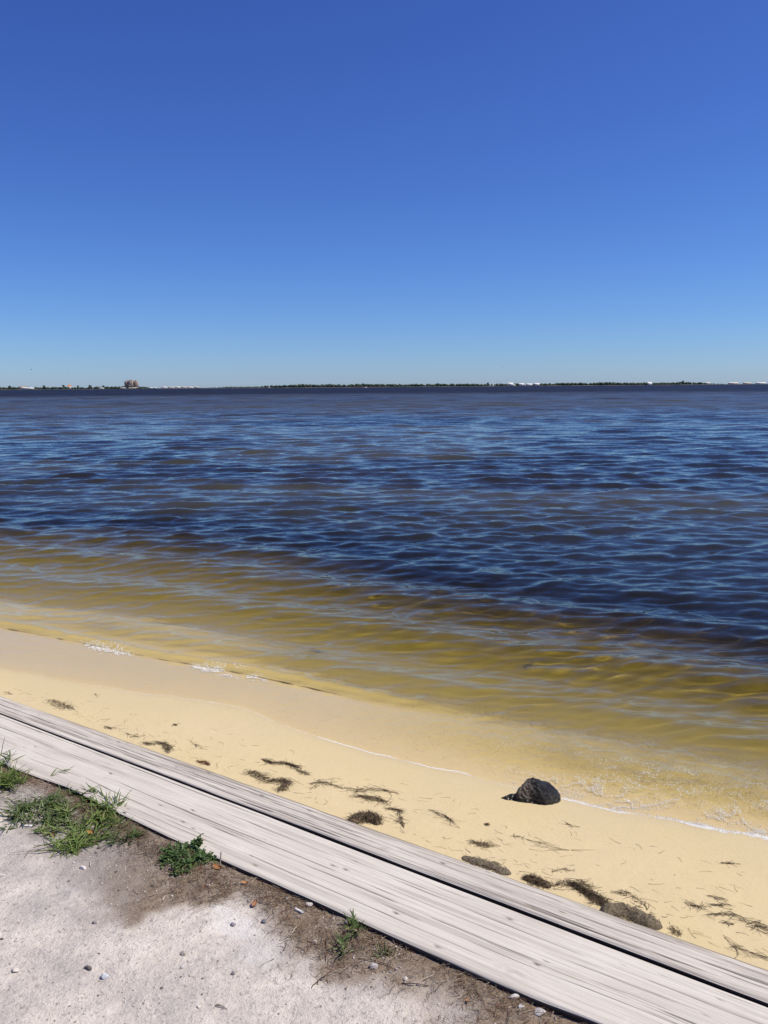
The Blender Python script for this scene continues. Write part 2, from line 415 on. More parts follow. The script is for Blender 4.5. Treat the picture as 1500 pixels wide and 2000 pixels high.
# ------------------------------------------------------------------ the two planks
def wood_mat(name, base_a, base_b, dark, amount):
    m = NT(name)
    P = m.obj()
    vv = m.n('ShaderNodeMapping', {0: P, 2: (0, 0, -math.atan2(U.y, U.x))}).outputs[0]
    warp = m.n('ShaderNodeTexNoise', {'Vector': m.map(vv, (1, 1, 1)), 'Scale': 2.2, 'Detail': 2}).outputs[1]
    vw = m.n('ShaderNodeVectorMath', {0: vv, 1: m.n('ShaderNodeVectorMath', {0: warp, 1: (0, .035, 0)}, operation='MULTIPLY').outputs[0]}, operation='ADD').outputs[0]
    g_w = m.noise(m.map(vw, (1.3, 42, 20)), 1.0, 4, .6)
    g_f = m.noise(m.map(vw, (6, 260, 60)), 1.0, 3, .65)
    bl = m.noise(m.map(vv, (2.2, 9, 5)), 1.0, 4, .6)
    c = m.mix(m.ramp(bl, .35, .65), base_a, base_b)
    c = m.mix(m.math('MULTIPLY', m.ramp(g_w, .48, .74), amount * .62), c, dark)
    c = m.mix(m.math('MULTIPLY', m.ramp(g_f, .55, .75), amount * .75), c, tuple(v * .75 for v in dark))
    c = m.mix(m.math('MULTIPLY', m.ramp(g_f, .45, .28), .35), c, tuple(min(v * 1.25, .85) for v in base_b))
    chk = m.noise(m.map(vw, (2.6, 170, 40)), 1.0, 3, .6)
    c = m.mix(m.math('MULTIPLY', m.ramp(chk, .63, .70), amount * 1.3), c, tuple(v * .55 for v in dark))
    spl = m.noise(vv, 26, 3, .6)
    c = m.mix(m.math('MULTIPLY', m.ramp(spl, .62, .76), .5), c, (.66, .61, .56))
    c = m.mix(m.attr('dirt'), c, (.040, .024, .013))  # crack dirt, plus shade painted dark on the side and gap faces
    c = m.mix(m.math('MULTIPLY', m.attr('stain'), .75), c, dark)
    h = m.math('ADD', m.math('MULTIPLY', g_f, -.6), m.math('MULTIPLY', g_w, -.7))
    m.bsdf(Base_Color=c, Roughness=.85, Specular_IOR_Level=.25, Normal=m.bump(h, .0035, .8))
    return m.m
WOOD_A = wood_mat('weathered_plank_pale', (.55, .495, .42), (.625, .575, .495), (.33, .28, .23), .36)
WOOD_B = wood_mat('weathered_plank_grey', (.51, .455, .385), (.615, .56, .48), (.22, .175, .135), .68)

edging = thing('timber_edging', 'weathered grey timber bulkhead cap of two long planks between path and beach', 'bulkhead', (O0.x, O0.y, B))
def plank(name, tl, tr, th, cracks, knots, seed, mat, outer, label):
    S_ = np.concatenate([[-4.4, -4.39], np.arange(-4.37, 3.6, .016), [3.61, 3.62]])
    ncol = 150 if not outer else 86
    f = np.linspace(0, 1, ncol)
    L = tl(S_); Rr = tr(S_)
    T = L[:, None] + (Rr - L)[:, None] * f[None]
    SS = np.repeat(S_[:, None], ncol, 1)
    wdt = (Rr - L)[:, None]
    e = np.minimum(f * wdt, (1 - f) * wdt)
    z = -.0040 * np.exp(-e / .0022) - .0012 * np.exp(-e / .012)
    z = z + .0016 * (noise(SS * 1.3, T * 110, seed) - .5) + .0011 * (noise(SS * 5, T * 260, seed + 1) - .5) + .004 * (fbm(SS * .8, T * 9, 2, seed + 2) - .5)
    dirt = np.zeros_like(z); stain = np.zeros_like(z)
    for (s0, s1, tf, dep, wd) in cracks:
        tc = L[:, None] + tf * wdt + .006 * (noise(SS * 1.8 + s0, SS * 0 + tf * 50, seed + 5) - .5) + .0018 * (noise(SS * 12 + s0, SS * 0 + 3.1, seed + 6) - .5)
        env = sstep(s0, s0 + .12, SS) * (1 - sstep(s1 - .16, s1, SS)) * (.35 + .65 * sstep(.25, .5, noise(SS * 6 + s0 * 3, SS * 0 + tf * 9, seed + 8)))
        q = np.exp(-((T - tc) / (wd * (.4 + .6 * env))) ** 2) * env
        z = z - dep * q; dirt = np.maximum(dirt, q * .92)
    for (s0, tf, rr, k) in knots:
        tc = L[:, None] + tf * wdt
        d = np.hypot((SS - s0) / 1.5, T - tc) / rr
        if k == 'nail':
            z = z - .003 * np.exp(-d ** 4); dirt = np.maximum(dirt, np.exp(-d ** 4) * .8)
        else:
            ringv = .5 + .5 * np.sin(d * 9)
            z = z + .0022 * np.exp(-d ** 2) * ringv; stain = np.maximum(stain, np.exp(-(d / 1.2) ** 2) * (1 - ringv) * .6)
    if outer:
        ed = sstep(.45, 1.0, f[None] + .5 * (fbm(SS * 2.1, T * 14, 3, seed + 9) - .5))
        z = z - .0016 * ed * noise(SS * 3, T * 190, seed + 11) - .004 * sstep(.93, 1, f[None]) * noise(SS * 14, T * 40, seed + 12)
        stain = np.maximum(stain, ed * sstep(.42, .62, fbm(SS * 3, T * 60, 3, seed + 13)) * .75)
    else:
        stain = np.maximum(stain, .5 * sstep(.52, .68, fbm(SS * 1.1, T * 36, 3, seed + 13)))
    cols = []
    def col(tt, zz, d=0.0): cols.append((tt, zz, d))
    col(L, -th); col(L - .0005, -th * .55 + .004 * noise(S_ * 9, S_ * 0, seed + 21)); col(L - .001, -.014); col(L - .0012, -.0055)
    Ts = np.concatenate([np.stack([c_[0] for c_ in cols], 1), T, np.stack([Rr + .0012, Rr + .001, Rr + .0005, Rr, L], 1)], 1)
    zl = np.stack([np.full_like(S_, -th), -th * .55 + .004 * noise(S_ * 9, S_ * 0, seed + 21), np.full_like(S_, -.014), np.full_like(S_, -.0055)], 1)
    zr = np.stack([np.full_like(S_, -.0055), np.full_like(S_, -.014), np.full_like(S_, -th * .5), np.full_like(S_, -th), np.full_like(S_, -th)], 1)
    Z = np.concatenate([zl, z, zr], 1)
    D = np.concatenate([np.tile([1.0, 1.0, .96, .82], (len(S_), 1)), dirt, np.tile([.85, 1, 1, 1, 1], (len(S_), 1))], 1)  # outer columns: shade of side and gap faces painted in; middle: crack dirt
    ST = np.concatenate([np.full((len(S_), 4), .0), stain, np.zeros((len(S_), 5))], 1)
    SSf = np.repeat(S_[:, None], Ts.shape[1], 1)
    for k in (0, -1):
        Ts[k] = Ts[k].mean(); Z[k] = -th / 2
    V = np.stack([U.x * SSf + N.x * Ts, U.y * SSf + N.y * Ts, Z], -1)
    nc_ = Ts.shape[1]
    me = mesh_np(name, V, grid_faces(len(S_), nc_)[:, ::-1])
    attr(me, 'dirt', D); attr(me, 'stain', ST)  # dirt also carries the painted shade of the plank sides
    o = link(name, me, mat, edging); tag(o, label)
    return o
r_ = np.random.default_rng(5)
cr_a = [(-2.1, .1, .93, .004, .0016), (-.7, .75, .52, .004, .0016), (-.15, 1.7, .44, .0045, .0018), (.35, 1.6, .60, .003, .0013), (-1.9, -.6, .70, .002, .001), (-1.2, -.1, .30, .002, .001), (.1, 1.1, .22, .003, .0013), (.6, 1.9, .34, .0025, .0012), (-2.6, -1.5, .4, .002, .001), (.7, 1.9, .75, .0025, .0012), (-.2, .5, .76, .003, .0013)]
cr_a += [(a, a + r_.uniform(.15, .6), r_.uniform(.06, .95), r_.uniform(.001, .002), r_.uniform(.0007, .0012)) for a in r_.uniform(-3.2, 2.2, 60)]
kn_a = [(-.72, .62, .0045, 'nail'), (-.70, .48, .004, 'nail'), (-.35, .42, .0045, 'nail'), (.42, .6, .006, 'nail'), (.46, .62, .005, 'nail'), (-1.5, .75, .004, 'nail'), (-1.1, .35, .004, 'nail'), (.2, .12, .006, 'nail'), (.72, .3, .005, 'nail'), (1.0, .85, .006, 'nail'), (1.15, .4, .005, 'nail'), (-2.0, .2, .004, 'nail'), (1.12, .14, .03, 'knot'), (-.9, .2, .012, 'knot'), (.9, .1, .006, 'nail'), (-.05, .16, .005, 'nail')]
kn_a += [(r_.uniform(-2.6, 1.6), r_.uniform(.06, .95), r_.uniform(.0016, .0032), 'nail') for _ in range(46)]
cr_b = [(-.9, 1.6, .22, .005, .0019), (-1.6, .3, .30, .003, .0014), (-.2, 1.9, .12, .004, .0016), (-.3, .7, .42, .0035, .0015), (.1, 1.8, .52, .004, .0016), (-1.1, .1, .55, .004, .0017), (-.9, -.2, .66, .003, .0014), (.3, 1.7, .74, .003, .0014), (-2.4, -1.2, .45, .002, .0012), (-.6, .5, .82, .003, .0014), (-2.2, -.8, .25, .002, .001)]
cr_b += [(a, a + r_.uniform(.15, .7), r_.uniform(.05, .95), r_.uniform(.001, .0028), r_.uniform(.0008, .0015)) for a in r_.uniform(-3.2, 2.4, 80)]
kn_b = [(-1.95, .6, .022, 'knot'), (-.55, .55, .004, 'nail'), (-.1, .7, .005, 'nail'), (.12, .8, .005, 'nail'), (.7, .6, .005, 'nail'), (-.95, .8, .005, 'nail'), (.5, .3, .012, 'knot'), (-.4, .86, .004, 'nail')]
kn_b += [(r_.uniform(-2.6, 1.6), r_.uniform(.06, .95), r_.uniform(.0016, .0034), 'nail') for _ in range(24)]
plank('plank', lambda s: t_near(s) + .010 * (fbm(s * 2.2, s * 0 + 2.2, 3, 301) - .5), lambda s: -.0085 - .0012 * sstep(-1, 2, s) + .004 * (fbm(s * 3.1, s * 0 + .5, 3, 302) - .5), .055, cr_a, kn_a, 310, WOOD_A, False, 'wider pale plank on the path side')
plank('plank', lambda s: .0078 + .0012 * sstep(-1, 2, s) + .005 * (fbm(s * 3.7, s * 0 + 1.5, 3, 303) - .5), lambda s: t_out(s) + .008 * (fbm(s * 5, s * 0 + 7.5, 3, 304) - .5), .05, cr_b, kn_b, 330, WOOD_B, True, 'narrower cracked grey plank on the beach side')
# sheet boards that hold the bank up under the cap
def board_bm(s0, s1, t0, t1, z0, z1):
    V = [];
    for s in (s0, s1):
        for t in (t0, t1):
            for z in (z0, z1): V.append((U.x * s + N.x * t, U.y * s + N.y * t, z))
    F = [(0, 1, 3, 2), (4, 6, 7, 5), (0, 4, 5, 1), (2, 3, 7, 6), (0, 2, 6, 4), (1, 5, 7, 3)]
    return mesh_np('sheet_board', V, F, False)
for i in range(26):
    s0 = -4.3 + i * .30
    me = board_bm(s0 + .003, s0 + .297, .022 + .003 * (i % 2), .060, -.95, -.053)
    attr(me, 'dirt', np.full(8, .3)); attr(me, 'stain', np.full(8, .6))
    link('sheet_board', me, WOOD_B, edging)

# ------------------------------------------------------------------ rock at the water's edge
def hull_rock(bm, pts, cuts, seed, amp, freq):
    b2 = bmesh.new()
    for p in pts: b2.verts.new(p)
    bmesh.ops.convex_hull(b2, input=b2.verts[:])
    bmesh.ops.delete(b2, geom=[v for v in b2.verts if not v.link_faces], context='VERTS')
    bmesh.ops.triangulate(b2, faces=b2.faces[:])
    for _ in range(cuts):
        bmesh.ops.subdivide_edges(b2, edges=b2.edges[:], cuts=1, use_grid_fill=True)
        bmesh.ops.smooth_vert(b2, verts=b2.verts[:], factor=.35, use_axis_x=True, use_axis_y=True, use_axis_z=True)
    b2.normal_update()
    co = np.array([v.co[:] for v in b2.verts]); no = np.array([v.normal[:] for v in b2.verts])
    d = (fbm(co[:, 0] * freq + co[:, 2] * 9, co[:, 1] * freq - co[:, 2] * 13, 3, seed) - .5) * 2 * amp
    d += (noise(co[:, 0] * freq * 5 + co[:, 2] * 60, co[:, 1] * freq * 5 + co[:, 2] * 47, seed + 4) - .5) * amp * .55
    d -= amp * .8 * np.clip(noise(co[:, 0] * 190 + co[:, 2] * 130, co[:, 1] * 190 - co[:, 2] * 150, seed + 6) - .7, 0, 1)
    co = co + no * d[:, None]
    for v, c_ in zip(b2.verts, co): v.co = c_
    tmp = bpy.data.meshes.new('tmp'); b2.to_mesh(tmp); b2.free(); bm.from_mesh(tmp); bpy.data.meshes.remove(tmp)

m = NT('wet_dark_rock')
P = m.obj()
n1 = m.noise(P, 26, 5, .65); n2 = m.noise(P, 130, 4, .7)
vo = m.n('ShaderNodeTexVoronoi', {'Vector': P, 'Scale': 150.0}).outputs[0]
sx = m.n('ShaderNodeSeparateXYZ', {0: P})
dry = m.math('MULTIPLY', m.ramp(m.math('ADD', sx.outputs[0], m.math('MULTIPLY', n1, .10)), .052, .020), m.ramp(m.math('ADD', sx.outputs[2], m.math('MULTIPLY', n1, .05)), .055, .075))
dry = m.math('MULTIPLY', dry, m.ramp(m.math('ADD', sx.outputs[0], m.math('MULTIPLY', n1, .05)), -.058, -.035))
c = m.mix(m.ramp(n2, .4, .7), (.010, .009, .009), (.032, .028, .025))
c = m.mix(m.math('MULTIPLY', dry, .9), c, m.mix(m.ramp(n2, .35, .65), (.105, .078, .060), (.21, .165, .130)))
speck = m.math('MULTIPLY', m.ramp(vo, .20, .10), m.ramp(n1, .52, .62))
c = m.mix(m.math('MULTIPLY', speck, .8), c, (.30, .29, .27))
m.bsdf(Base_Color=c, Roughness=m.math('ADD', .13, m.math('MULTIPLY', dry, .6)), Specular_IOR_Level=.65,
       Normal=m.bump(m.math('ADD', m.math('MULTIPLY', n2, 1.0), m.math('MULTIPLY', vo, -.6)), .010, .9))
ROCK = m.m
rp = on_f(1040, 1562, bed_z)
bm = bmesh.new()
hull_rock(bm, [(-.085, -.03, -.02), (-.075, .06, -.02), (0, .09, -.02), (.10, .07, -.02), (.132, .0, -.02), (.10, -.045, -.02), (.055, -.07, -.02), (-.02, -.05, -.02),
               (-.045, -.02, .085), (-.025, .02, .137), (.01, .0, .142), (.035, .025, .128), (.075, .03, .092), (.118, .02, .048), (.10, -.035, .045), (.05, -.058, .055), (.0, -.04, .06), (-.075, -.015, .05)], 5, 3, .011, 24)
hull_rock(bm, [(-.172, .0, -.015), (-.13, -.03, -.015), (-.06, -.03, -.015), (-.06, .04, -.015), (-.13, .035, -.015), (-.135, .005, .018), (-.10, -.005, .042), (-.06, .0, .055)], 4, 9, .008, 30)
me = bpy.data.meshes.new('rock'); bm.to_mesh(me); bm.free()
me.polygons.foreach_set('use_smooth', np.ones(len(me.polygons), bool))
rock = tag(link('rock', me, ROCK), 'jagged black wet rock on the sand at the edge of the swash', 'rock')
rock.scale = (1.14, 1.0, .84); rock.location = rp - Vector((0, 0, .004))

# ------------------------------------------------------------------ foam
def bubbles(P_, rad, seed, flat=.6):
    bm = bmesh.new(); bmesh.ops.create_icosphere(bm, subdivisions=1, radius=1)
    v0 = np.array([v.co[:] for v in bm.verts]); f0 = np.array([[v.index for v in f.verts] for f in bm.faces]); bm.free()
    n = len(P_)
    V = v0[None] * rad[:, None, None] * np.array([1, 1, flat])[None, None] + P_[:, None, :]
    F = f0[None] + (np.arange(n) * len(v0))[:, None, None]
    return V.reshape(-1, 3), F.reshape(-1, 3)
m = NT('foam')
P = m.pos()
m.bsdf(Base_Color=(.78, .75, .67), Roughness=.18, Specular_IOR_Level=.6, Transmission_Weight=0.0)
FOAM = m.m
pts = []; rad = []
xs = rng.uniform(-3.4, 2.9, 60000)
yl = np.interp(xs, SWX, SWY)
right = sstep(.62, 1.0, xs)
# (a) the thin line of froth where the swash stops
lobe = .020 * (noise(xs * 5.0, xs * 0 + 3.3, 41) - .5) + .012 * (noise(xs * 13.0, xs * 0 + 8.3, 42) - .5)
dens = np.clip(sstep(.50, .66, fbm(xs * 3.5, xs * 0 + 1.7, 3, 401)) * .42 * sstep(-1.3, -.3, xs) + .05 * sstep(-2.6, -1, xs) + right * (.05 + .34 * sstep(.40, .60, fbm(xs * 4.5, xs * 0 + 5.7, 3, 407))), 0, 1)
ok = rng.random(len(xs)) < dens
d = np.abs(rng.normal(0, .005 + .011 * right * (.3 + fbm(xs * 7, xs * 0 + 9, 2, 409)))) + .006
for i in np.nonzero(ok)[0][:26000]:
    y = yl[i] + 2 * lobe[i] + d[i] / .88
    pts.append((xs[i], y)); rad.append(rng.uniform(.0010, .0026) * (1 + .15 * right[i]))
# (b) lacy froth sliding back beside the rock
xs = rng.uniform(.45, 3.0, 190000); dd = rng.random(190000) ** 1.3 * .62
ys = np.interp(xs, SWX, SWY) + dd / .88
wx_ = fbm(xs * 4, ys * 4, 2, 411); wy_ = fbm(xs * 4 + 9, ys * 4, 2, 412)
v1 = np.abs(fbm(xs * 9 + wx_ * 2.2, ys * 11 + wy_ * 2.2, 3, 415) - .5)
lace = (.26 * sstep(.5, .62, fbm(xs * 16, ys * 16, 2, 419)) + .05 + sstep(.075, .02, v1)) * sstep(.40, .60, fbm(xs * 2.4, ys * 3.4, 3, 417) + .22 * (1 - dd / .62) - .03) * (1 - dd / .66)
ok = (rng.random(len(xs)) < lace * .5 * sstep(.5, .9, xs))
for i in np.nonzero(ok)[0][:19000]:
    pts.append((xs[i], ys[i])); rad.append(rng.uniform(.0010, .0026))
# (c) the two breaking bits of the small front
for (a, b, amt) in ((155, 275, 1500), (372, 528, 2100)):
    for _ in range(amt):
        px = a + (b - a) * rng.beta(1.2, 1.6); py = np.interp(px, [p[0] for p in FR_PX], [p[1] for p in FR_PX])
        q = on_z(px, py, 0)
        k = .35 + .65 * math.sin(PI * min(1, max(0, (px - a) / (b - a))))
        x = q.x + rng.normal(0, .012); y = np.interp(x, FRX, FRY) + (rng.normal(0.0, .045) * k - .02) / .88
        if noise(np.array([x * 17]), np.array([y * 17]), 433)[0] < .34: continue
        pts.append((x, y)); rad.append(rng.uniform(.0014, .0046) * (.5 + .6 * k))
pts = np.array(pts); rad = np.array(rad)
rr = np.hypot(pts[:, 0], pts[:, 1]); aa = np.degrees(np.arctan2(pts[:, 0], pts[:, 1]))
fi = np.interp(rr, ROWS, np.arange(NR)); fj = np.interp(aa, _a, np.arange(NC))
i0 = np.clip(fi.astype(int), 0, NR - 2); j0 = np.clip(fj.astype(int), 0, NC - 2); ti = fi - i0; tj = fj - j0
def samp(A): return (A[i0, j0] * (1 - ti) * (1 - tj) + A[i0 + 1, j0] * ti * (1 - tj) + A[i0, j0 + 1] * (1 - ti) * tj + A[i0 + 1, j0 + 1] * ti * tj)
pz = np.maximum(samp(SEA), samp(BED)) + rad * .12
V, F = bubbles(np.stack([pts[:, 0], pts[:, 1], pz], 1), rad, 1)
tag(link('foam', mesh_np('foam', V, F), FOAM), kind='stuff')
print('bubbles', len(pts))

# ------------------------------------------------------------------ strands: thin three-sided tubes
class Strands:
    def __init__(s): s.V = []; s.F = []; s.C = []; s.n = 0
    def add(s, P_, r0, r1=None, col=None, flat=1.0):
        P_ = np.asarray(P_, float); k = len(P_); r1 = r0 * .4 if r1 is None else r1
        T = np.gradient(P_, axis=0); T /= np.linalg.norm(T, axis=1)[:, None] + 1e-9
        up = np.array([0, 0, 1.0]); sd = np.cross(T, up); sd /= np.linalg.norm(sd, axis=1)[:, None] + 1e-6
        nu = np.cross(sd, T)
        rr = np.linspace(r0, r1, k)[:, None]
        ring = np.stack([P_ + sd * rr, P_ + nu * rr * flat, P_ - sd * rr], 1)
        s.V.append(ring.reshape(-1, 3))
        for i in range(k - 1):
            b = s.n + i * 3
            for j in range(3):
                j2 = (j + 1) % 3; s.F.append((b + j, b + j2, b + 3 + j2, b + 3 + j))
        s.n += 3 * k
        if col is not None: s.C.append(np.repeat(np.array([col]), 3 * k, 0))
    def mesh(s, name, loc=(0, 0, 0)):
        V = np.concatenate(s.V) - np.array(loc); me = mesh_np(name, V, np.array(s.F))
        if s.C: attr_col(me, 'tone', np.concatenate(s.C))
        return me
m = NT('dry_seaweed')
c = m.mix(m.ramp(m.noise(m.pos(), 40, 3), .35, .65), (.052, .036, .022), (.165, .118, .070))
m.bsdf(Base_Color=c, Roughness=.75, Specular_IOR_Level=.25); WEED = m.m
m = NT('faded_seaweed')
c = m.mix(m.ramp(m.noise(m.pos(), 40, 3), .35, .65), (.09, .062, .036), (.19, .14, .085))
m.bsdf(Base_Color=c, Roughness=.8, Specular_IOR_Level=.2); WEED_PALE = m.m
m = NT('rusty_seaweed')
c = m.mix(m.ramp(m.noise(m.pos(), 60, 3), .35, .65), (.10, .032, .013), (.20, .075, .035))
m.bsdf(Base_Color=c, Roughness=.75, Specular_IOR_Level=.2); WEED_RED = m.m
m = NT('silted_weed_mat')
c = m.mix(m.ramp(m.noise(m.pos(), 190, 4, .7), .38, .66), (.060, .048, .034), (.24, .195, .13))
m.bsdf(Base_Color=c, Roughness=.9, Specular_IOR_Level=.15); WEED_GREY = m.m

def strand_pts(x, y, th, L, curl, lift, k=7, wob=.25, surf=bed_z):
    P_ = []; a = th
    for i in range(k):
        P_.append((x, y)); a += curl / k + rnd.gauss(0, wob) / math.sqrt(k) * 1.2
        x += math.cos(a) * L / (k - 1); y += math.sin(a) * L / (k - 1)
    P_ = np.array(P_); z = surf(P_[:, 0], P_[:, 1]) + .0012
    u = np.linspace(0, 1, k); z = z + lift * np.sin(PI * np.clip(u * rnd.uniform(.7, 1.2), 0, 1)) * rnd.uniform(.3, 1)
    return np.stack([P_[:, 0], P_[:, 1], z], 1)
def wrack(px, n, spread, length, height, label, mat=WEED, r=.0009, wob=.55, along=.75, group=None, mat_core=0.0, name='seaweed_clump', cat='seaweed', surf=bed_z, z0=.15):
    """washed-up weed laid along a polyline given on the beach"""
    Q = np.array([on_f(x, y, surf, z0)[:2] for x, y in px])
    if len(Q) == 1: Q = np.array([Q[0] - [.004, 0], Q[0] + [.004, 0]])
    seg = np.linalg.norm(np.diff(Q, axis=0), axis=1); cum = np.concatenate([[0], np.cumsum(seg)])
    S_ = Strands(); cen = Q.mean(0)
    for i in range(n):
        u = rnd.random() * cum[-1]; j = min(int(np.searchsorted(cum, u, 'right')) - 1, len(Q) - 2)
        f = (u - cum[j]) / max(seg[j], 1e-6); c_ = Q[j] * (1 - f) + Q[j + 1] * f
        th = math.atan2(*(Q[j + 1] - Q[j])[::-1]) + (rnd.choice((0, PI)))
        if rnd.random() > along: th = rnd.uniform(0, 2 * PI)
        e = rnd.gauss(0, 1) * spread * (.55 + .45 * math.sin(PI * u / cum[-1])); e2 = rnd.gauss(0, spread * .5)
        L = length * rnd.uniform(.22, .85)
        x = c_[0] + e * math.sin(th) - math.cos(th) * L * .5 + e2 * .3; y = c_[1] - e * math.cos(th) - math.sin(th) * L * .5
        hgt = height * math.exp(-(e / (spread + 1e-6)) ** 2)
        p = strand_pts(x, y, th + rnd.gauss(0, .25), L, rnd.gauss(0, .8), hgt * rnd.uniform(.2, 1.1), 6, wob, surf)
        p[:, 2] += hgt * rnd.random() * .6
        S_.add(p, r * rnd.uniform(.6, 1.4))
    if mat_core > 0:                                   # matted core: a low lumpy mound under the strands
        lo_ = Q.min(0) - spread * 1.6; hi_ = Q.max(0) + spread * 1.6; k = 54
        X, Y = np.meshgrid(np.linspace(lo_[0], hi_[0], k), np.linspace(lo_[1], hi_[1], k))
        dm = np.full(X.shape, 9.0)
        for j in range(len(Q) - 1):
            ab = Q[j + 1] - Q[j]; tt = np.clip(((X - Q[j][0]) * ab[0] + (Y - Q[j][1]) * ab[1]) / (ab @ ab + 1e-9), 0, 1)
            dm = np.minimum(dm, np.hypot(X - Q[j][0] - tt * ab[0], Y - Q[j][1] - tt * ab[1]))
        dm = dm / (spread * 1.15) + .7 * (fbm(X * 30, Y * 30, 3, 77) - .5)
        Z = surf(X, Y) + np.where(dm < 1, mat_core * np.clip(1 - dm * dm, 0, 1) ** .8 * (.65 + .7 * fbm(X * 140, Y * 140, 3, 78, .65)), 0) - .004
        fc = grid_faces(k, k, S_.n); S_.V.append(np.stack([X, Y, Z], -1).reshape(-1, 3)); S_.F += [tuple(x) for x in fc]; S_.n += k * k
    cz = float(surf(cen[0], cen[1])); loc = (cen[0], cen[1], cz)
    o = link(name, S_.mesh(name, loc), mat); o.location = loc
    return tag(o, label, cat, group)

G1 = 'clumps of washed-up seaweed on the sand'
wrack([(98, 1370), (118, 1377), (138, 1386)], 110, .018, .10, .016, 'dark seaweed clump on the sand just above the far left end of the planks', group=G1)
wrack([(280, 1452), (297, 1455)], 45, .008, .07, .010, 'small dark seaweed tuft beside the hooked dark clump near the planks', group=G1)
wrack([(303, 1452), (320, 1453), (328, 1462), (328, 1470)], 150, .010, .07, .016, 'dark hooked seaweed clump touching the back of the planks at left', group=G1)
wrack([(246, 1432), (258, 1438), (276, 1440)], 14, .003, .09, .006, 'thin forked seaweed sprig left of the hooked dark clump', group=G1, wob=.3)
wrack([(258, 1440), (268, 1434)], 9, .002, .05, .004, 'short seaweed bit crossing the thin forked sprig', group=G1, wob=.3)
wrack([(340, 1416), (346, 1417)], 26, .005, .035, .008, 'tiny black seaweed knot alone on clean sand near the swash', group=G1)
wrack([(205, 1420), (222, 1424)], 26, .006, .06, .006, 'faint seaweed scrap by the knotty stretch of the back plank', group=G1)
wrack([(385, 1488), (400, 1490), (407, 1494)], 70, .006, .05, .012, 'reddish brown seaweed tuft on the edge of the back plank', mat=WEED_RED, group=G1)
wrack([(362, 1441), (386, 1458), (398, 1463)], 16, .004, .07, .004, 'fine broken seaweed thread right of the hooked dark clump', mat=WEED_PALE, group=G1, wob=.3)
wrack([(518, 1486), (530, 1490), (541, 1492)], 60, .005, .10, .008, 'left of two black seaweed strips in line above the curled clump', group=G1, along=.97, wob=.2)
wrack([(552, 1490), (566, 1494), (580, 1499)], 80, .006, .10, .009, 'right of two black seaweed strips in line above the curled clump', group=G1, along=.97, wob=.2)
wrack([(577, 1500), (588, 1508), (600, 1514)], 50, .008, .07, .008, 'ragged tail of seaweed at the end of the two black strips', group=G1)
wrack([(482, 1512), (495, 1509), (508, 1518), (525, 1526), (545, 1527)], 170, .016, .09, .012, 'long loose curl of brown seaweed behind the planks left of centre', group=G1)
wrack([(548, 1524), (562, 1528), (556, 1538), (545, 1546)], 150, .012, .08, .014, 'dense dark end of the seaweed curl, against the back plank', group=G1)
wrack([(612, 1530), (632, 1528), (645, 1533), (665, 1539)], 46, .006, .10, .006, 'thin arching seaweed wisp right of the dense dark curl end', group=G1, along=.9, wob=.3)
wrack([(608, 1543), (618, 1534)], 12, .004, .06, .005, 'little hook of seaweed below the thin arching wisp', group=G1)
wrack([(683, 1541), (700, 1546), (722, 1541), (748, 1545), (775, 1548)], 46, .012, .14, .006, 'tangle of long thin seaweed threads above the round dark mound', group=G1, along=.9, wob=.35)
wrack([(690, 1556), (715, 1557), (735, 1561), (756, 1570)], 90, .010, .11, .008, 'thick drift of seaweed just above the round dark mound', group=G1, along=.9, wob=.35)
wrack([(690, 1606), (706, 1597), (722, 1594), (735, 1608)], 420, .022, .09, .026, 'round dense dark brown seaweed mound half hidden behind the planks', group=G1, mat_core=.022, along=.5)
wrack([(758, 1580), (772, 1582), (787, 1585)], 34, .004, .09, .006, 'short straight black seaweed strip right of the round mound', group=G1, along=.97, wob=.15)
wrack([(780, 1588), (784, 1604), (790, 1617)], 44, .005, .08, .006, 'seaweed strip hanging down the slope right of the round mound', group=G1, along=.95, wob=.25)
wrack([(846, 1585), (862, 1591), (876, 1600), (888, 1610)], 30, .004, .12, .006, 'single diagonal seaweed strand on open sand left of the rock', group=G1, along=.97, wob=.2)
wrack([(948, 1610), (953, 1612)], 30, .005, .03, .010, 'tiny dark seaweed pellet on bare sand below the rock', group=G1)
wrack([(920, 1645), (940, 1650), (962, 1652)], 60, .014, .09, .005, 'flat faded seaweed patch below the rock near the planks', mat=WEED_PALE, group=G1)
wrack([(915, 1678), (950, 1690), (985, 1703)], 420, .026, .035, .008, 'grey silted seaweed bank along the back plank below the rock', mat=WEED_GREY, group=G1, mat_core=.016)
wrack([(1030, 1717), (1048, 1722), (1068, 1731)], 240, .016, .07, .020, 'dark seaweed clump at the back plank left of the long diagonal drift', group=G1, mat_core=.018)
wrack([(1068, 1735), (1085, 1728), (1100, 1722)], 30, .010, .08, .008, 'wispy seaweed between the dark clump and the long diagonal drift', mat=WEED_PALE, group=G1)
wrack([(1116, 1726), (1140, 1740), (1160, 1752), (1182, 1768)], 360, .013, .09, .014, 'long thick diagonal seaweed drift running down to the back plank', group=G1, mat_core=.010)
wrack([(1190, 1780), (1215, 1780), (1245, 1789), (1268, 1806)], 700, .034, .035, .012, 'grey brown silted seaweed mound against the back plank at right', mat=WEED_GREY, group=G1, mat_core=.030)
wrack([(1135, 1722), (1150, 1730)], 22, .008, .07, .006, 'small seaweed curl above the long diagonal drift', group=G1)
wrack([(1085, 1702), (1105, 1697), (1120, 1701)], 16, .005, .06, .004, 'faint seaweed curl on the sand up from the diagonal drift', mat=WEED_PALE, group=G1)
wrack([(1202, 1744), (1225, 1746)], 24, .008, .06, .005, 'scattered seaweed flecks above the grey silted mound', group=G1)
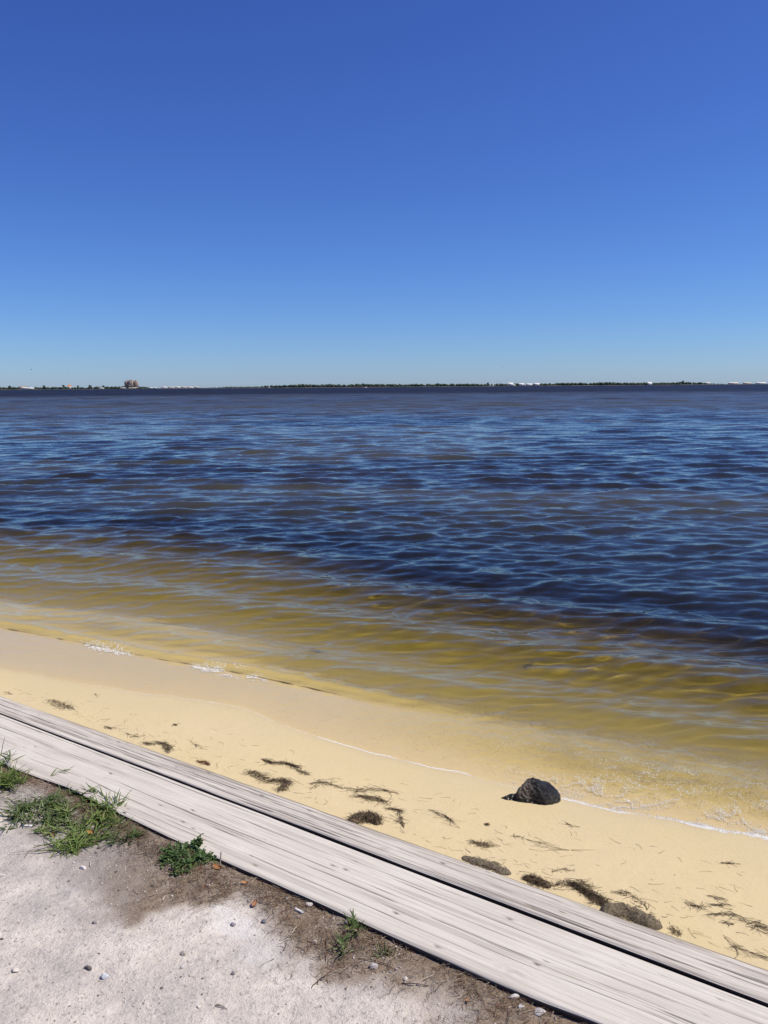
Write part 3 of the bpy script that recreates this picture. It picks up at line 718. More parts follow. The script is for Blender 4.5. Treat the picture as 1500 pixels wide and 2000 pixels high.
wrack([(1238, 1752), (1254, 1764), (1262, 1774)], 16, .003, .08, .005, 'thin bent seaweed stem above the grey silted mound', group=G1, along=.95, wob=.25)
wrack([(1310, 1812), (1325, 1825)], 34, .008, .05, .008, 'small ragged seaweed tuft on the back plank edge right of the silted mound', group=G1)
wrack([(1345, 1765), (1372, 1774)], 22, .008, .07, .006, 'leftmost of the brown seaweed tufts strewn at the far right', group=G1)
wrack([(1393, 1753), (1412, 1757)], 14, .003, .07, .005, 'upper short seaweed curve among the tufts at the far right', group=G1, along=.95, wob=.2)
wrack([(1385, 1766), (1402, 1769), (1420, 1768)], 18, .003, .08, .005, 'lower short seaweed curve among the tufts at the far right', group=G1, along=.95, wob=.2)
wrack([(1380, 1787), (1405, 1786), (1428, 1786), (1450, 1798)], 26, .005, .10, .006, 'long seaweed line across the sand at the far right', group=G1, along=.95, wob=.25)
wrack([(1462, 1800), (1480, 1806), (1502, 1822)], 34, .010, .10, .008, 'bushy seaweed end of the long line at the right edge', group=G1)
wrack([(1412, 1803), (1428, 1805)], 12, .003, .05, .004, 'short seaweed dash under the long line at far right', group=G1)
wrack([(1412, 1828), (1440, 1851), (1470, 1862), (1492, 1870)], 18, .004, .14, .005, 'lone curving seaweed stem on the sand at the lower right', group=G1, along=.98, wob=.2)
wrack([(1405, 1685), (1420, 1686), (1436, 1687)], 18, .004, .07, .004, 'short dark seaweed fleck on the upper sand at right', group=G1)
wrack([(1098, 1607), (1112, 1611), (1124, 1614)], 10, .003, .07, .004, 'small seaweed sliver on sand below the swash right of the rock', group=G1, wob=.2, along=.95)
wrack([(1000, 1626), (1004, 1634), (1024, 1635)], 11, .002, .05, .003, 'fine hook of seaweed on sand right below the rock', mat=WEED_PALE, group=G1, wob=.2, along=.97)
wrack([(1040, 1644), (1075, 1657), (1110, 1661), (1150, 1662)], 13, .002, .16, .003, 'very long hair-thin seaweed thread on the sand below the rock', mat=WEED_PALE, group=G1, wob=.15, along=.99)
wrack([(186, 1354), (190, 1363)], 11, .002, .05, .004, 'small upright seaweed stick on wet sand at the left', group=G1, wob=.15, along=.97)
wrack([(10, 1352), (22, 1356)], 16, .004, .06, .005, 'seaweed scrap at the extreme left behind the planks', group=G1)
wrack([(1026, 1330), (1042, 1321)], 40, .012, .09, .020, 'dark weed tuft under the shallow amber water beyond the rock', group=None, z0=-.1)
wrack([(607, 1283), (630, 1286)], 40, .020, .12, .012, 'dark weed tuft under the shallow water left of centre', group=None, z0=-.1)

# hair-fine scraps too many to count
S_ = Strands()
for i in range(300):
    px = rnd.uniform(20, 1560); lo = np.interp(px, [0, 1500], [1345, 1885]); hi = np.interp(px, [0, 500, 1000, 1500], [1330, 1430, 1575, 1670])
    t_ = rnd.random() ** 1.6; py = lo + (hi - lo) * t_ * .85
    q = on_f(px, py, bed_z)
    if d_swash(q.x, q.y) > -.05: continue
    th = math.atan2(U.y, U.x) + rnd.gauss(0, .45) + rnd.choice((0, PI))
    S_.add(strand_pts(q.x, q.y, th, rnd.uniform(.012, .07), rnd.gauss(0, 1.1), .0015, 6, .5), rnd.uniform(.0004, .0009))
tag(link('seaweed_scraps', S_.mesh('seaweed_scraps'), WEED_PALE), kind='stuff')
# shell grit and coarse grains in the swash
n = 2600
px = rng.uniform(520, 1500, n); py = np.interp(px, [500, 800, 1000, 1500], [1395, 1440, 1480, 1570]) + rng.normal(0, 26, n)
q = [on_f(a, b, bed_z, .03, 8) for a, b in zip(px, py)]
q = np.array([(v.x, v.y, v.z) for v in q]); keep_ = (d_swash(q[:, 0], q[:, 1]) > .02)
q = q[keep_]; r0 = rng.uniform(.0012, .0034, len(q)) * (rng.random(len(q)) ** 1.5 * .8 + .5)
q[:, 2] = bed_z(q[:, 0], q[:, 1]) + r0 * .2
V, F = bubbles(q, r0, 3, .7)
m = NT('shell_grit')
c = m.mix(m.ramp(m.noise(m.pos(), 70, 2, .7), .38, .62), (.36, .26, .12), (.84, .68, .42))
m.bsdf(Base_Color=c, Roughness=.6)
o = tag(link('shell_grit', mesh_np('shell_grit', V, F), m.m), kind='stuff'); o.cycles.is_caustics_receiver = True

# ------------------------------------------------------------------ path side: gravel, dry litter, stones, butts, leaves, twigs
def gh(x, y): return ground_h(x, y)
def gp(px, py): return on_f(px, py, gh, B - .03, 8)
def soil_at(x, y): return soil_amt(np.asarray(x), np.asarray(y))
m = NT('gravel_stone')
c = m.attr('tone', True)
c = m.mix(m.math('MULTIPLY', m.ramp(m.noise(m.pos(), 300, 3), .4, .7), .35), c, (.12, .10, .085))
m.bsdf(Base_Color=c, Roughness=.85, Specular_IOR_Level=.25, Normal=m.bump(m.noise(m.pos(), 500, 3), .002, .6)); STONE = m.m
def pebbles(P_, rad, cols):
    bm = bmesh.new(); bmesh.ops.create_icosphere(bm, subdivisions=1, radius=1)
    v0 = np.array([v.co[:] for v in bm.verts]); f0 = np.array([[v.index for v in f.verts] for f in bm.faces]); bm.free()
    n = len(P_); jit = rng.uniform(.62, 1.25, (n, len(v0), 1))
    sc = np.stack([rng.uniform(.7, 1.4, n), rng.uniform(.6, 1.1, n), rng.uniform(.35, .75, n)], 1)
    a = rng.uniform(0, 2 * PI, n); ca, sa_ = np.cos(a)[:, None], np.sin(a)[:, None]
    V = v0[None] * jit * sc[:, None, :] * rad[:, None, None]
    V = np.stack([V[..., 0] * ca - V[..., 1] * sa_, V[..., 0] * sa_ + V[..., 1] * ca, V[..., 2]], -1) + P_[:, None, :]
    F = f0[None] + (np.arange(n) * len(v0))[:, None, None]
    return V.reshape(-1, 3), F.reshape(-1, 3), np.repeat(cols, len(v0), 0)
n = 60000
s_ = rng.uniform(-2.9, 1.3, n); t_ = rng.uniform(-1.75, -.27, n)
x_, y_ = O0.x + U.x * s_ + N.x * t_, O0.y + U.y * s_ + N.y * t_
sm, _, _ = soil_at(x_, y_)
clus = sstep(.56, .70, fbm(x_ * 5.2, y_ * 5.2, 3, 501))
pr = np.clip(sm * .22 + .085 + clus * .55, 0, 1)
ok = (rng.random(n) < pr) & (t_ < t_near(s_) - .004)
x_, y_, sm = x_[ok], y_[ok], sm[ok]; n = len(x_)
rad = .0008 + .0040 * rng.random(n) ** 5.5; rad = np.where(rng.random(n) < .02, rad + .003, rad)
pick = rng.random(n)[:, None]
cols = np.where(pick < .42, np.array([[.62, .57, .51]]), np.where(pick < .72, np.array([[.36, .32, .29]]), np.where(pick < .88, np.array([[.15, .13, .12]]), np.array([[.50, .41, .32]])))) * rng.uniform(.75, 1.15, (n, 1))
V, F, C_ = pebbles(np.stack([x_, y_, ground_h(x_, y_) + rad * .2], 1), rad, cols)
me = mesh_np('gravel', V, F, False); attr_col(me, 'tone', C_)
tag(link('gravel', me, STONE), kind='stuff'); print('gravel', n)

m = NT('dry_litter')
m.bsdf(Base_Color=m.attr('tone', True), Roughness=.8, Specular_IOR_Level=.2); LITTER = m.m
S_ = Strands(); cnt = 0
tones = [(.30, .225, .15), (.20, .135, .085), (.115, .075, .05), (.42, .34, .24), (.235, .105, .06), (.16, .12, .09)]
nc_ = 90000
s0 = rng.uniform(-2.3, 1.45, nc_); w_ = np.interp(s0, [-2.3, -1.3, -.8, -.3, .2, .8, 1.4], [.10, .12, .06, .10, .20, .26, .28])
t0 = t_near(s0) - np.abs(rng.normal(0, 1, nc_)) * w_ * .62 - .002
x0, y0 = O0.x + U.x * s0 + N.x * t0, O0.y + U.y * s0 + N.y * t0
ok = rng.random(nc_) < soil_at(x0, y0)[0] * (.15 + 2.6 * np.clip(fbm(x0 * 9, y0 * 9, 3, 511) - .3, 0, 1))
x0, y0 = x0[ok][:11000], y0[ok][:11000]; n = len(x0); k = 4
th = rng.uniform(0, 2 * PI, n); L = rng.uniform(.008, .04, n) * np.where(rng.random(n) < .1, 1.6, 1)
PX = [x0]; PY = [y0]; a_ = th.copy()
for i in range(k - 1):
    a_ = a_ + rng.normal(0, .3, n); PX.append(PX[-1] + np.cos(a_) * L / 3); PY.append(PY[-1] + np.sin(a_) * L / 3)
PX = np.stack(PX, 1); PY = np.stack(PY, 1)
PZ = gh(PX, PY) + .0012 + rng.uniform(0, .006, n)[:, None] * np.sin(PI * np.linspace(0, 1, k))[None] + (rng.random(n) ** 2 * .006)[:, None]
TT = (PX - O0.x) * N.x + (PY - O0.y) * N.y; SS_ = (PX - O0.x) * U.x + (PY - O0.y) * U.y
ok = ~np.any(TT > t_near(SS_) + .004, axis=1)
for i in np.nonzero(ok)[0]:
    kk = rnd.uniform(.7, 1.2); c_ = rnd.choice(tones); S_.add(np.stack([PX[i], PY[i], PZ[i]], 1), rnd.uniform(.0004, .0009), None, tuple(v * kk for v in c_))
tag(link('dry_grass_litter', S_.mesh('dry_grass_litter'), LITTER), kind='stuff')

def stone(px, py, wpx, hpx, label, col, seed, name='stone', cat='stone', group='loose stones on the dirt path', flat=.75, mat=None):
    p = gp(px, py); dist = (p - Vector((0, 0, CAM_Z))).length; w_ = wpx * .80 * dist / FPX / 2; d_ = hpx * .80 * dist / FPX / 2 * 1.1
    bm = bmesh.new(); bmesh.ops.create_icosphere(bm, subdivisions=3, radius=1)
    rr_ = random.Random(seed)
    pl = [(Vector((rr_.gauss(0, 1), rr_.gauss(0, 1), rr_.gauss(.2, .8))).normalized(), rr_.uniform(.62, .9)) for _ in range(9)]
    for v in bm.verts:
        for nrm, dd in pl:
            e = v.co.dot(nrm) - dd
            if e > 0: v.co -= nrm * e
        v.co *= 1 + .10 * (float(fbm(v.co.x * 2.2 + seed, v.co.y * 2.2 + v.co.z * 1.7, 2, seed)) - .5)
        v.co.x *= w_ * 1.1; v.co.y *= max(d_, w_ * .55); v.co.z *= min(w_, d_ * 1.2) * flat
    me = bpy.data.meshes.new(name); bm.to_mesh(me); bm.free()
    attr_col(me, 'tone', np.tile(np.array([col]), (len(me.vertices), 1)))
    o = link(name, me, mat or STONE); o.location = p + Vector((0, 0, min(w_, d_) * .35)); o.rotation_euler = (0, 0, rr_.uniform(-.5, .5))
    return tag(o, label, cat, group)
stone(730, 1889, 17, 19, 'round two-tone grey pebble below the short green sprout', (.46, .41, .385), 1)
stone(516, 1801, 12, 12, 'small dark blue-grey pebble beside the chalky white patch', (.17, .175, .19), 2)
stone(162, 1697, 14, 10, 'flat white pebble below the long-bladed grass', (.74, .66, .60), 3)
stone(1004, 1949, 22, 13, 'oblong white stone chip near the plank at bottom right', (.66, .61, .55), 4, flat=.6)
stone(1018, 1968, 16, 10, 'pale grey stone just below the oblong white chip', (.52, .50, .49), 5)
stone(1055, 1980, 26, 22, 'larger pale stone half sunk in dirt at the bottom near the plank', (.50, .46, .42), 6, flat=.4)
stone(792, 1913, 10, 11, 'little cream pebble right of the two-tone grey pebble', (.66, .58, .50), 7)
stone(604, 1768, 16, 13, 'pale flat stone under the orange leaf by the plank', (.55, .50, .46), 8, flat=.5)
stone(614, 1840, 12, 7, 'small whitish chip at the edge of the brown litter', (.70, .63, .54), 9)
stone(456, 1807, 13, 10, 'grey pebble on the chalky white patch', (.33, .31, .31), 10)
stone(455, 1902, 10, 10, 'angular black and white pebble on the pale dirt, lower middle', (.24, .22, .21), 11)
stone(358, 1864, 14, 10, 'tan pebble with a dark side on the pale dirt', (.40, .34, .28), 12)
stone(356, 1890, 9, 8, 'light pebble directly below the tan pebble', (.60, .55, .50), 13)
stone(204, 1909, 16, 12, 'bluish white stone in the dark stain at lower left', (.56, .57, .58), 14)
stone(30, 1897, 17, 11, 'cream lump at the lower left edge of the path', (.66, .58, .50), 15, flat=.5)
stone(388, 1968, 10, 8, 'cream pebble near the bottom of the path', (.72, .64, .52), 16)
stone(298, 1730, 9, 7, 'dark pebble on the grey grit below the low green herb', (.10, .085, .08), 17)
stone(4, 1711, 12, 8, 'white pebble at the left edge of the path', (.72, .65, .58), 18)
stone(407, 1730, 7, 7, 'tiny white pebble right of the low green herb', (.74, .70, .66), 19)
stone(185, 1803, 11, 7, 'flat grey pebble in the middle of the pale path', (.24, .22, .21), 20)
stone(172, 1892, 18, 10, 'dark crumb of earth beside the bluish white stone', (.13, .11, .10), 21)

m = NT('cigarette_paper'); m.bsdf(Base_Color=m.mix(m.ramp(m.noise(m.obj(), 300, 2), .5, .8), (.80, .78, .74), (.60, .55, .48)), Roughness=.8); PAPER = m.m
m = NT('cigarette_filter'); m.bsdf(Base_Color=(.55, .36, .19), Roughness=.8); FILT = m.m
def butt(px, py, ang, L, label, with_filter=True):
    p = gp(px, py); t = thing('cigarette_butt', label, 'cigarette butt', p + Vector((0, 0, .0042)), ang, 'cigarette butts in the dirt')
    def cyl(name, x0, x1, r, mat):
        k = 14; a = np.linspace(0, 2 * PI, k, endpoint=False); xs_ = [x0, x0, x0 + .0012, (x0 + x1) / 2, x1 - .0008, x1, x1]; rs_ = [1e-5, r * .85, r, r * .94, r, r * .9, 1e-5]
        V = np.array([[(x, math.cos(b) * q * (1 + .08 * math.sin(3 * b + x * 300)), math.sin(b) * q * .92) for b in np.append(a, a[0])] for x, q in zip(xs_, rs_)])
        link(name, mesh_np(name, V, grid_faces(len(xs_), k + 1)), mat, t)
    if with_filter:
        cyl('paper', -L / 2, L * .12, .0036, PAPER); cyl('filter', L * .12 + .0002, L / 2, .0037, FILT)
    else: cyl('paper', -L / 2, L / 2, .0037, PAPER)
    return t
butt(584, 1781, R(-38), .030, 'white cigarette butt in the brown litter by the plank', False)
butt(54, 1615, R(-4), .034, 'white cigarette butt beside the creeping weeds at left', False)

m = NT('dead_leaf')
P = m.obj(); c = m.mix(m.ramp(m.noise(P, 120, 4, .6), .35, .65), (.36, .155, .045), (.55, .29, .12)); m.bsdf(Base_Color=c, Roughness=.6); LEAF_O = m.m
m = NT('bright_dead_leaf'); P = m.obj(); c = m.mix(m.ramp(m.noise(P, 120, 4, .6), .35, .65), (.62, .20, .04), (.72, .36, .10)); m.bsdf(Base_Color=c, Roughness=.55); LEAF_B = m.m
m = NT('brown_dead_leaf'); P = m.obj(); c = m.mix(m.ramp(m.noise(P, 120, 4, .6), .35, .65), (.17, .065, .03), (.34, .16, .08)); m.bsdf(Base_Color=c, Roughness=.6); LEAF_D = m.m
def dead_leaf(px, py, L, W, ang, tilt, label, mat):
    p = gp(px, py); u = np.linspace(0, 1, 13); v = np.linspace(-1, 1, 7)
    top = []
    for uu in u:
        hw = W / 2 * math.sin(PI * uu ** .85) ** .8 + .0004
        top.append([((uu - .5) * L, q * hw, .25 * W * q * q + .10 * L * (uu - .5) ** 2 * 4 - .1 * W * (1 - abs(q)) + .0006) for q in v])
    V = np.array(top); V2 = V.copy(); V2[..., 2] -= .0004
    n_ = 13 * 7; F = np.concatenate([grid_faces(13, 7), grid_faces(13, 7, n_)[:, ::-1]])
    me = mesh_np('dead_leaf', np.concatenate([V.reshape(-1, 3), V2.reshape(-1, 3)]), F)
    o = link('dead_leaf', me, mat); o.scale = (.82,) * 3; o.location = p + Vector((0, 0, .005)); o.rotation_euler = (tilt[0], tilt[1], ang)
    return tag(o, label, 'leaf', 'dead leaves in the litter')
dead_leaf(425, 1697, .042, .020, R(-25), (.35, .1), 'tan brown dead leaf by the low green herb', LEAF_O)
dead_leaf(599, 1751, .030, .016, R(10), (-.3, .1), 'bright orange dead leaf touching the planks', LEAF_B)
dead_leaf(496, 1768, .036, .017, R(70), (.5, -.2), 'curled reddish brown dead leaf above the chalky patch', LEAF_D)
dead_leaf(176, 1629, .026, .016, R(15), (.3, .2), 'orange brown dead leaf inside the grass at left', LEAF_B)
dead_leaf(103, 1634, .024, .012, R(-30), (.2, .2), 'dull brown dead leaf at the foot of the grass', LEAF_D)
dead_leaf(478, 1727, .030, .010, R(-10), (.2, .1), 'pale straw-coloured leaf in the litter near the herb', LITTER and LEAF_O)
dead_leaf(913, 1959, .018, .008, R(100), (.2, .4), 'small orange curl of leaf at the bottom of the litter', LEAF_B)

m = NT('twig_bark'); m.bsdf(Base_Color=m.mix(m.ramp(m.noise(m.obj(), 90, 3), .35, .65), (.07, .045, .03), (.17, .12, .085)), Roughness=.85); TWIG = m.m
m = NT('bleached_twig'); m.bsdf(Base_Color=m.mix(m.ramp(m.noise(m.obj(), 90, 3), .35, .65), (.42, .34, .24), (.60, .50, .38)), Roughness=.85); TWIG_P = m.m
def twig(px, r, label, mat=TWIG, lift=.004, forks=()):
    S_ = Strands()
    def path(pp, r0):
        q = [gp(a, b) for a, b in pp]; P_ = []
        for i in range(len(q) - 1):
            for f in np.linspace(0, 1, 4, endpoint=False): P_.append(q[i].lerp(q[i + 1], f))
        P_.append(q[-1]); P_ = np.array([p[:] for p in P_]); P_[:, :2] += rng.normal(0, .0007, (len(P_), 2))
        P_[:, 2] = gh(P_[:, 0], P_[:, 1]) + r0 * .8 + lift * np.sin(PI * np.linspace(0, 1, len(P_)))
        S_.add(P_, r0, r0 * .55); return P_
    a = path(px, r)
    for f in forks: path(f, r * .7)
    loc = a[len(a) // 2]; o = link('twig', S_.mesh('twig', loc), mat); o.location = loc
    return tag(o, label, 'twig', 'twigs on the dirt')
twig([(607, 1930), (625, 1915), (641, 1903)], .0017, 'forked dark twig on pale dirt at the bottom centre', forks=([(625, 1915), (635, 1916), (646, 1919)], [(622, 1917), (621, 1925)]))
twig([(600, 1838), (625, 1853), (650, 1866)], .0014, 'dark straight twig lying left of the green sprig')
twig([(636, 1835), (638, 1855), (636, 1880)], .0013, 'thin twig standing near the green sprig')
twig([(785, 1922), (810, 1925), (838, 1926)], .0022, 'thick brown twig in the litter at bottom centre')
twig([(800, 1937), (825, 1917), (850, 1905)], .0014, 'pale twig crossing the thick brown twig', TWIG_P)
twig([(700, 1873), (735, 1880), (768, 1892)], .0016, 'curved twig passing above the two-tone grey pebble')
twig([(450, 1715), (470, 1716), (492, 1714)], .0014, 'dark twig in the litter right of the low green herb')
twig([(490, 1725), (500, 1718), (501, 1708)], .0015, 'bent straw-coloured stalk near the plank by the herb', TWIG_P)
twig([(440, 1688), (448, 1704), (460, 1712)], .0013, 'brown twig touching the tan dead leaf')
twig([(570, 1823), (578, 1815), (584, 1809)], .0016, 'pale straw stick below the white cigarette butt', TWIG_P)
twig([(318, 1761), (323, 1750)], .0022, 'short cream straw lying on the grey grit', TWIG_P, .002)
twig([(176, 1693), (177, 1683)], .0022, 'short cream straw right of the flat white pebble', TWIG_P, .002)
twig([(420, 1965), (432, 1968), (442, 1972)], .0016, 'dark bundle of twig bits on pale dirt near the bottom', forks=([(424, 1962), (436, 1970)],))
twig([(47, 1676), (58, 1664), (80, 1660)], .0014, 'dark twig reaching out left of the lower grass tuft')
twig([(570, 1828), (560, 1834), (545, 1838)], .0012, 'thin dark root curling on the soil edge below the butt')
# broken reed standing against the plank
S_ = Strands(); p = gp(429, 1690); S_.add([p + Vector((0, 0, -.004)), p + Vector((.004, .002, .02)), p + Vector((.006, .004, .045))], .0035, .003)
o = link('reed_stub', S_.mesh('reed_stub', p), TWIG_P); o.location = p; tag(o, 'short pale reed stub standing against the plank by the herb', 'reed')

# ------------------------------------------------------------------ plants
def leaf_mat(name, a, b):
    m = NT(name); P = m.pos(); rnd_ = m.n('ShaderNodeObjectInfo').outputs['Random']
    c = m.mix(rnd_, a, b)
    c = m.mix(m.math('MULTIPLY', m.ramp(m.noise(P, 90, 3), .5, .75), .4), c, tuple(v * .55 for v in a))
    d = m.n('ShaderNodeBsdfPrincipled', {'Base Color': c, 'Roughness': .48, 'Specular IOR Level': .4})
    tr = m.n('ShaderNodeBsdfTranslucent', {'Color': m.mix(.5, c, (.16, .22, .02))})
    mx = m.n('ShaderNodeMixShader', {0: .28, 1: d.outputs[0], 2: tr.outputs[0]}); m.l(mx.outputs[0], m.out.inputs[0])
    return m.m
GRASS = leaf_mat('grass_blade', (.115, .180, .034), (.25, .325, .085))
GRASS_D = leaf_mat('creeping_leaf', (.072, .118, .030), (.17, .225, .066))
HERB = leaf_mat('herb_leaf', (.066, .122, .030), (.155, .225, .066))
m = NT('plant_stem'); m.bsdf(Base_Color=m.mix(m.ramp(m.noise(m.pos(), 80, 2), .4, .6), (.10, .12, .04), (.20, .15, .07)), Roughness=.7); STEM = m.m
def blade_mesh(kind):
    rr_ = random.Random(kind * 7 + 3)
    k = 8; u = np.linspace(0, 1, k); bend = rr_.uniform(.25, .9); V = []
    for uu in u:
        hw = .5 * (1 - uu) ** .6 * min(1, .45 + uu * 3.0) + .002
        a = bend * uu * uu
        x = uu * math.cos(a * .9); z = uu * math.sin(.55) * (1 - a * .55) * .9
        V.append([(x, -hw * .10, z + .012), (x, 0, z - .010 * (1 - uu)), (x, hw * .10, z + .012)])
    V = np.array(V); V2 = V - np.array([0, 0, .006]); n_ = k * 3
    F = np.concatenate([grid_faces(k, 3)[:, ::-1], grid_faces(k, 3, n_)])
    return mesh_np('leaf', np.concatenate([V.reshape(-1, 3), V2.reshape(-1, 3)]), F)
BLADES = [blade_mesh(i) for i in range(6)]
def oval_mesh(kind):
    k = 7; u = np.linspace(0, 1, k); V = []
    for uu in u:
        hw = .26 * math.sin(PI * min(1, uu * .97 + .03)) ** .75 + .004
        z = .25 * uu - .30 * uu * uu * (kind * .4)
        V.append([(uu, -hw, z + .05), (uu, 0, z), (uu, hw, z + .05)])
    V = np.array(V); V2 = V - np.array([0, 0, .02]); n_ = k * 3
    F = np.concatenate([grid_faces(k, 3)[:, ::-1], grid_faces(k, 3, n_)])
    return mesh_np('leaf', np.concatenate([V.reshape(-1, 3), V2.reshape(-1, 3)]), F)
OVALS = [oval_mesh(i) for i in range(3)]
def plant(name, label, cat, center, spots, nleaf, L, W, mat, meshes, tilt=(10, 60), nstem=8, stem_len=.08, group=None, az=None, hmax=.03):
    """leaves grow in small shoots; each leaf an object of its own"""
    c_ = gp(*center); t = thing(name, label, cat, c_, 0, group)
    sets = {}
    for me0 in meshes:
        k = (me0.name, mat.name)
        me1 = me0.copy(); me1.materials.clear(); me1.materials.append(mat); sets[me0.name] = me1
    ml = list(sets.values())
    shoots = []
    for (px, py, r_) in spots:
        q = gp(px, py)
        for _ in range(max(1, int(r_[1]))):
            a = rnd.uniform(0, 2 * PI); d_ = r_[0] * math.sqrt(rnd.random()); shoots.append((q.x + d_ * math.cos(a), q.y + d_ * math.sin(a)))
    for i in range(nleaf):
        sx_, sy_ = shoots[i % len(shoots)]
        x = sx_ + rnd.gauss(0, .004); y = sy_ + rnd.gauss(0, .004); z = float(gh(x, y)) - .002 + rnd.random() ** 1.5 * hmax
        a = rnd.uniform(0, 2 * PI) if az is None else rnd.gauss(az[0], az[1])
        l_ = L * rnd.uniform(.55, 1.25)
        o = bpy.data.objects.new('leaf', rnd.choice(ml)); COL.objects.link(o); o.parent = t
        o.location = (x - c_.x, y - c_.y, z - c_.z); o.rotation_euler = (rnd.gauss(0, .3), -R(rnd.uniform(*tilt)) + .45, a)
        ws = W / .2 if meshes is BLADES else W
        o.scale = (l_, ws * rnd.uniform(.8, 1.2), l_)
    if nstem:
        S_ = Strands()
        for i in range(nstem):
            sx_, sy_ = rnd.choice(shoots); S_.add(strand_pts(sx_, sy_, rnd.uniform(0, 2 * PI), stem_len * rnd.uniform(.5, 1.3), rnd.gauss(0, .6), .012, 6, .3, gh), .0012, .0008)
        link('stem', S_.mesh('stem', c_), STEM, t)
    return t
G2 = 'grass and weeds along the path edge of the planks'
plant('grass_tuft', 'bright green grass tuft cut off by the left edge against the planks', 'grass', (5, 1530), [(-25, 1545, (.07, 14)), (0, 1530, (.06, 12)), (20, 1540, (.05, 8)), (5, 1495, (.04, 6))], 300, .066, .0100, GRASS, BLADES, (0, 55), 14, .10, G2, hmax=.05)
plant('creeping_weed', 'dark green creeping weed mat at the left of the patch, below the left edge tuft', 'weed', (50, 1595), [(30, 1605, (.06, 10)), (55, 1590, (.06, 14)), (70, 1572, (.06, 12)), (40, 1575, (.05, 6)), (75, 1602, (.05, 10))], 300, .040, .0100, GRASS_D, BLADES, (-8, 45), 22, .10, G2, hmax=.020)
plant('creeping_weed', 'dense creeping weed mat in the middle of the patch left of the long-bladed grass', 'weed', (112, 1592), [(95, 1565, (.06, 10)), (115, 1580, (.06, 14)), (105, 1605, (.06, 12)), (130, 1605, (.05, 10)), (120, 1560, (.05, 8))], 300, .040, .0100, GRASS_D, BLADES, (-8, 45), 22, .10, G2, hmax=.020)
plant('creeping_weed', 'yellowish creeping weeds along the lower edge of the patch', 'weed', (130, 1628), [(95, 1622, (.04, 7)), (130, 1628, (.05, 10)), (165, 1632, (.05, 10)), (195, 1636, (.04, 8))], 240, .042, .0100, GRASS, BLADES, (-8, 40), 18, .10, G2, hmax=.014)
plant('grass_tuft', 'long-bladed bright green grass leaning on the planks at left', 'grass', (195, 1590), [(175, 1560, (.035, 6)), (200, 1578, (.045, 8)), (215, 1585, (.045, 9)), (170, 1615, (.06, 10)), (210, 1610, (.05, 8)), (150, 1590, (.04, 5))], 300, .074, .0110, GRASS, BLADES, (-5, 42), 14, .09, G2, hmax=.022)
plant('grass_tuft', 'low spreading grass tuft at the bottom of the weeds on pale dirt', 'grass', (135, 1655), [(120, 1655, (.035, 6)), (140, 1658, (.035, 6)), (155, 1650, (.03, 4))], 130, .066, .0095, GRASS, BLADES, (-5, 32), 8, .12, G2, hmax=.012)
plant('grass_tuft', 'small grass tuft at the right end of the weeds', 'grass', (245, 1638), [(225, 1640, (.03, 4)), (250, 1640, (.03, 5)), (268, 1635, (.02, 3)), (235, 1620, (.02, 2))], 120, .046, .0085, GRASS_D, BLADES, (5, 60), 6, .06, G2, hmax=.016)
plant('grass_shoot', 'thin green grass shoot lying over the left plank edge', 'grass', (118, 1512), [(118, 1515, (.012, 2)), (100, 1520, (.015, 2))], 18, .060, .010, GRASS, BLADES, (0, 35), 2, .06, G2, az=(R(20), .6), hmax=.03)
plant('grass_sprig', 'sparse upright green sprig standing alone in the brown litter', 'grass', (688, 1835), [(690, 1810, (.012, 2)), (692, 1822, (.010, 2)), (680, 1845, (.018, 2)), (668, 1866, (.016, 2))], 52, .052, .0105, GRASS_D, BLADES, (5, 60), 5, .07, G2, hmax=.022)
plant('grass_sprout', 'short green sprout right of the sparse green sprig', 'grass', (752, 1860), [(753, 1862, (.004, 1)), (745, 1866, (.008, 1))], 15, .036, .0090, GRASS_D, BLADES, (15, 70), 2, .06, G2, hmax=.004)
plant('grass_sprout', 'tiny green sprout under the plank edge in the litter', 'grass', (546, 1724), [(546, 1724, (.008, 2))], 12, .018, .0045, GRASS_D, BLADES, (5, 60), 0, .02, G2, hmax=.004)
herb = plant('low_herb', 'small-leaved low green herb growing against the planks', 'herb', (358, 1675), [(322, 1684, (.03, 10)), (358, 1694, (.045, 16)), (375, 1668, (.055, 18)), (340, 1662, (.045, 12)), (402, 1682, (.035, 9)), (350, 1706, (.02, 5))], 300, .015, .0125, HERB, OVALS, (-10, 45), 14, .05, G2, hmax=.016)
# the herb's remaining little leaves, past the ones kept single
c_ = herb.location; VV = []; FF = []; nn = 0
v0 = np.array([v.co[:] for v in OVALS[1].vertices]); f0 = np.array([p.vertices[:] for p in OVALS[1].polygons])
for i in range(620):
    px, py, r_ = rnd.choice([(330, 1682, .03), (360, 1690, .035), (375, 1668, .045), (345, 1665, .035), (395, 1682, .03), (385, 1655, .02)])
    q = gp(px, py); a = rnd.uniform(0, 2 * PI); d_ = r_ * math.sqrt(rnd.random())
    x = q.x + d_ * math.cos(a); y = q.y + d_ * math.sin(a); z = float(gh(x, y)) + .002 + rnd.random() * (.006 + .020 * float(noise(np.array([x * 30]), np.array([y * 30]), 5)[0]))
    M = Matrix.Translation((x - c_.x, y - c_.y, z - c_.z)) @ Matrix.Rotation(rnd.uniform(0, 2 * PI), 4, 'Z') @ Matrix.Rotation(-R(rnd.uniform(-15, 50)), 4, 'Y') @ Matrix.Diagonal((*(rnd.uniform(.008, .016),) * 3, 1))
    A_ = np.array(M); VV.append(v0 @ A_[:3, :3].T + A_[:3, 3]); FF.append(f0 + nn); nn += len(v0)
o = link('foliage', mesh_np('foliage', np.concatenate(VV), np.concatenate(FF)), HERB, herb); o['kind'] = 'stuff'
S_ = Strands(); q = gp(388, 1655)
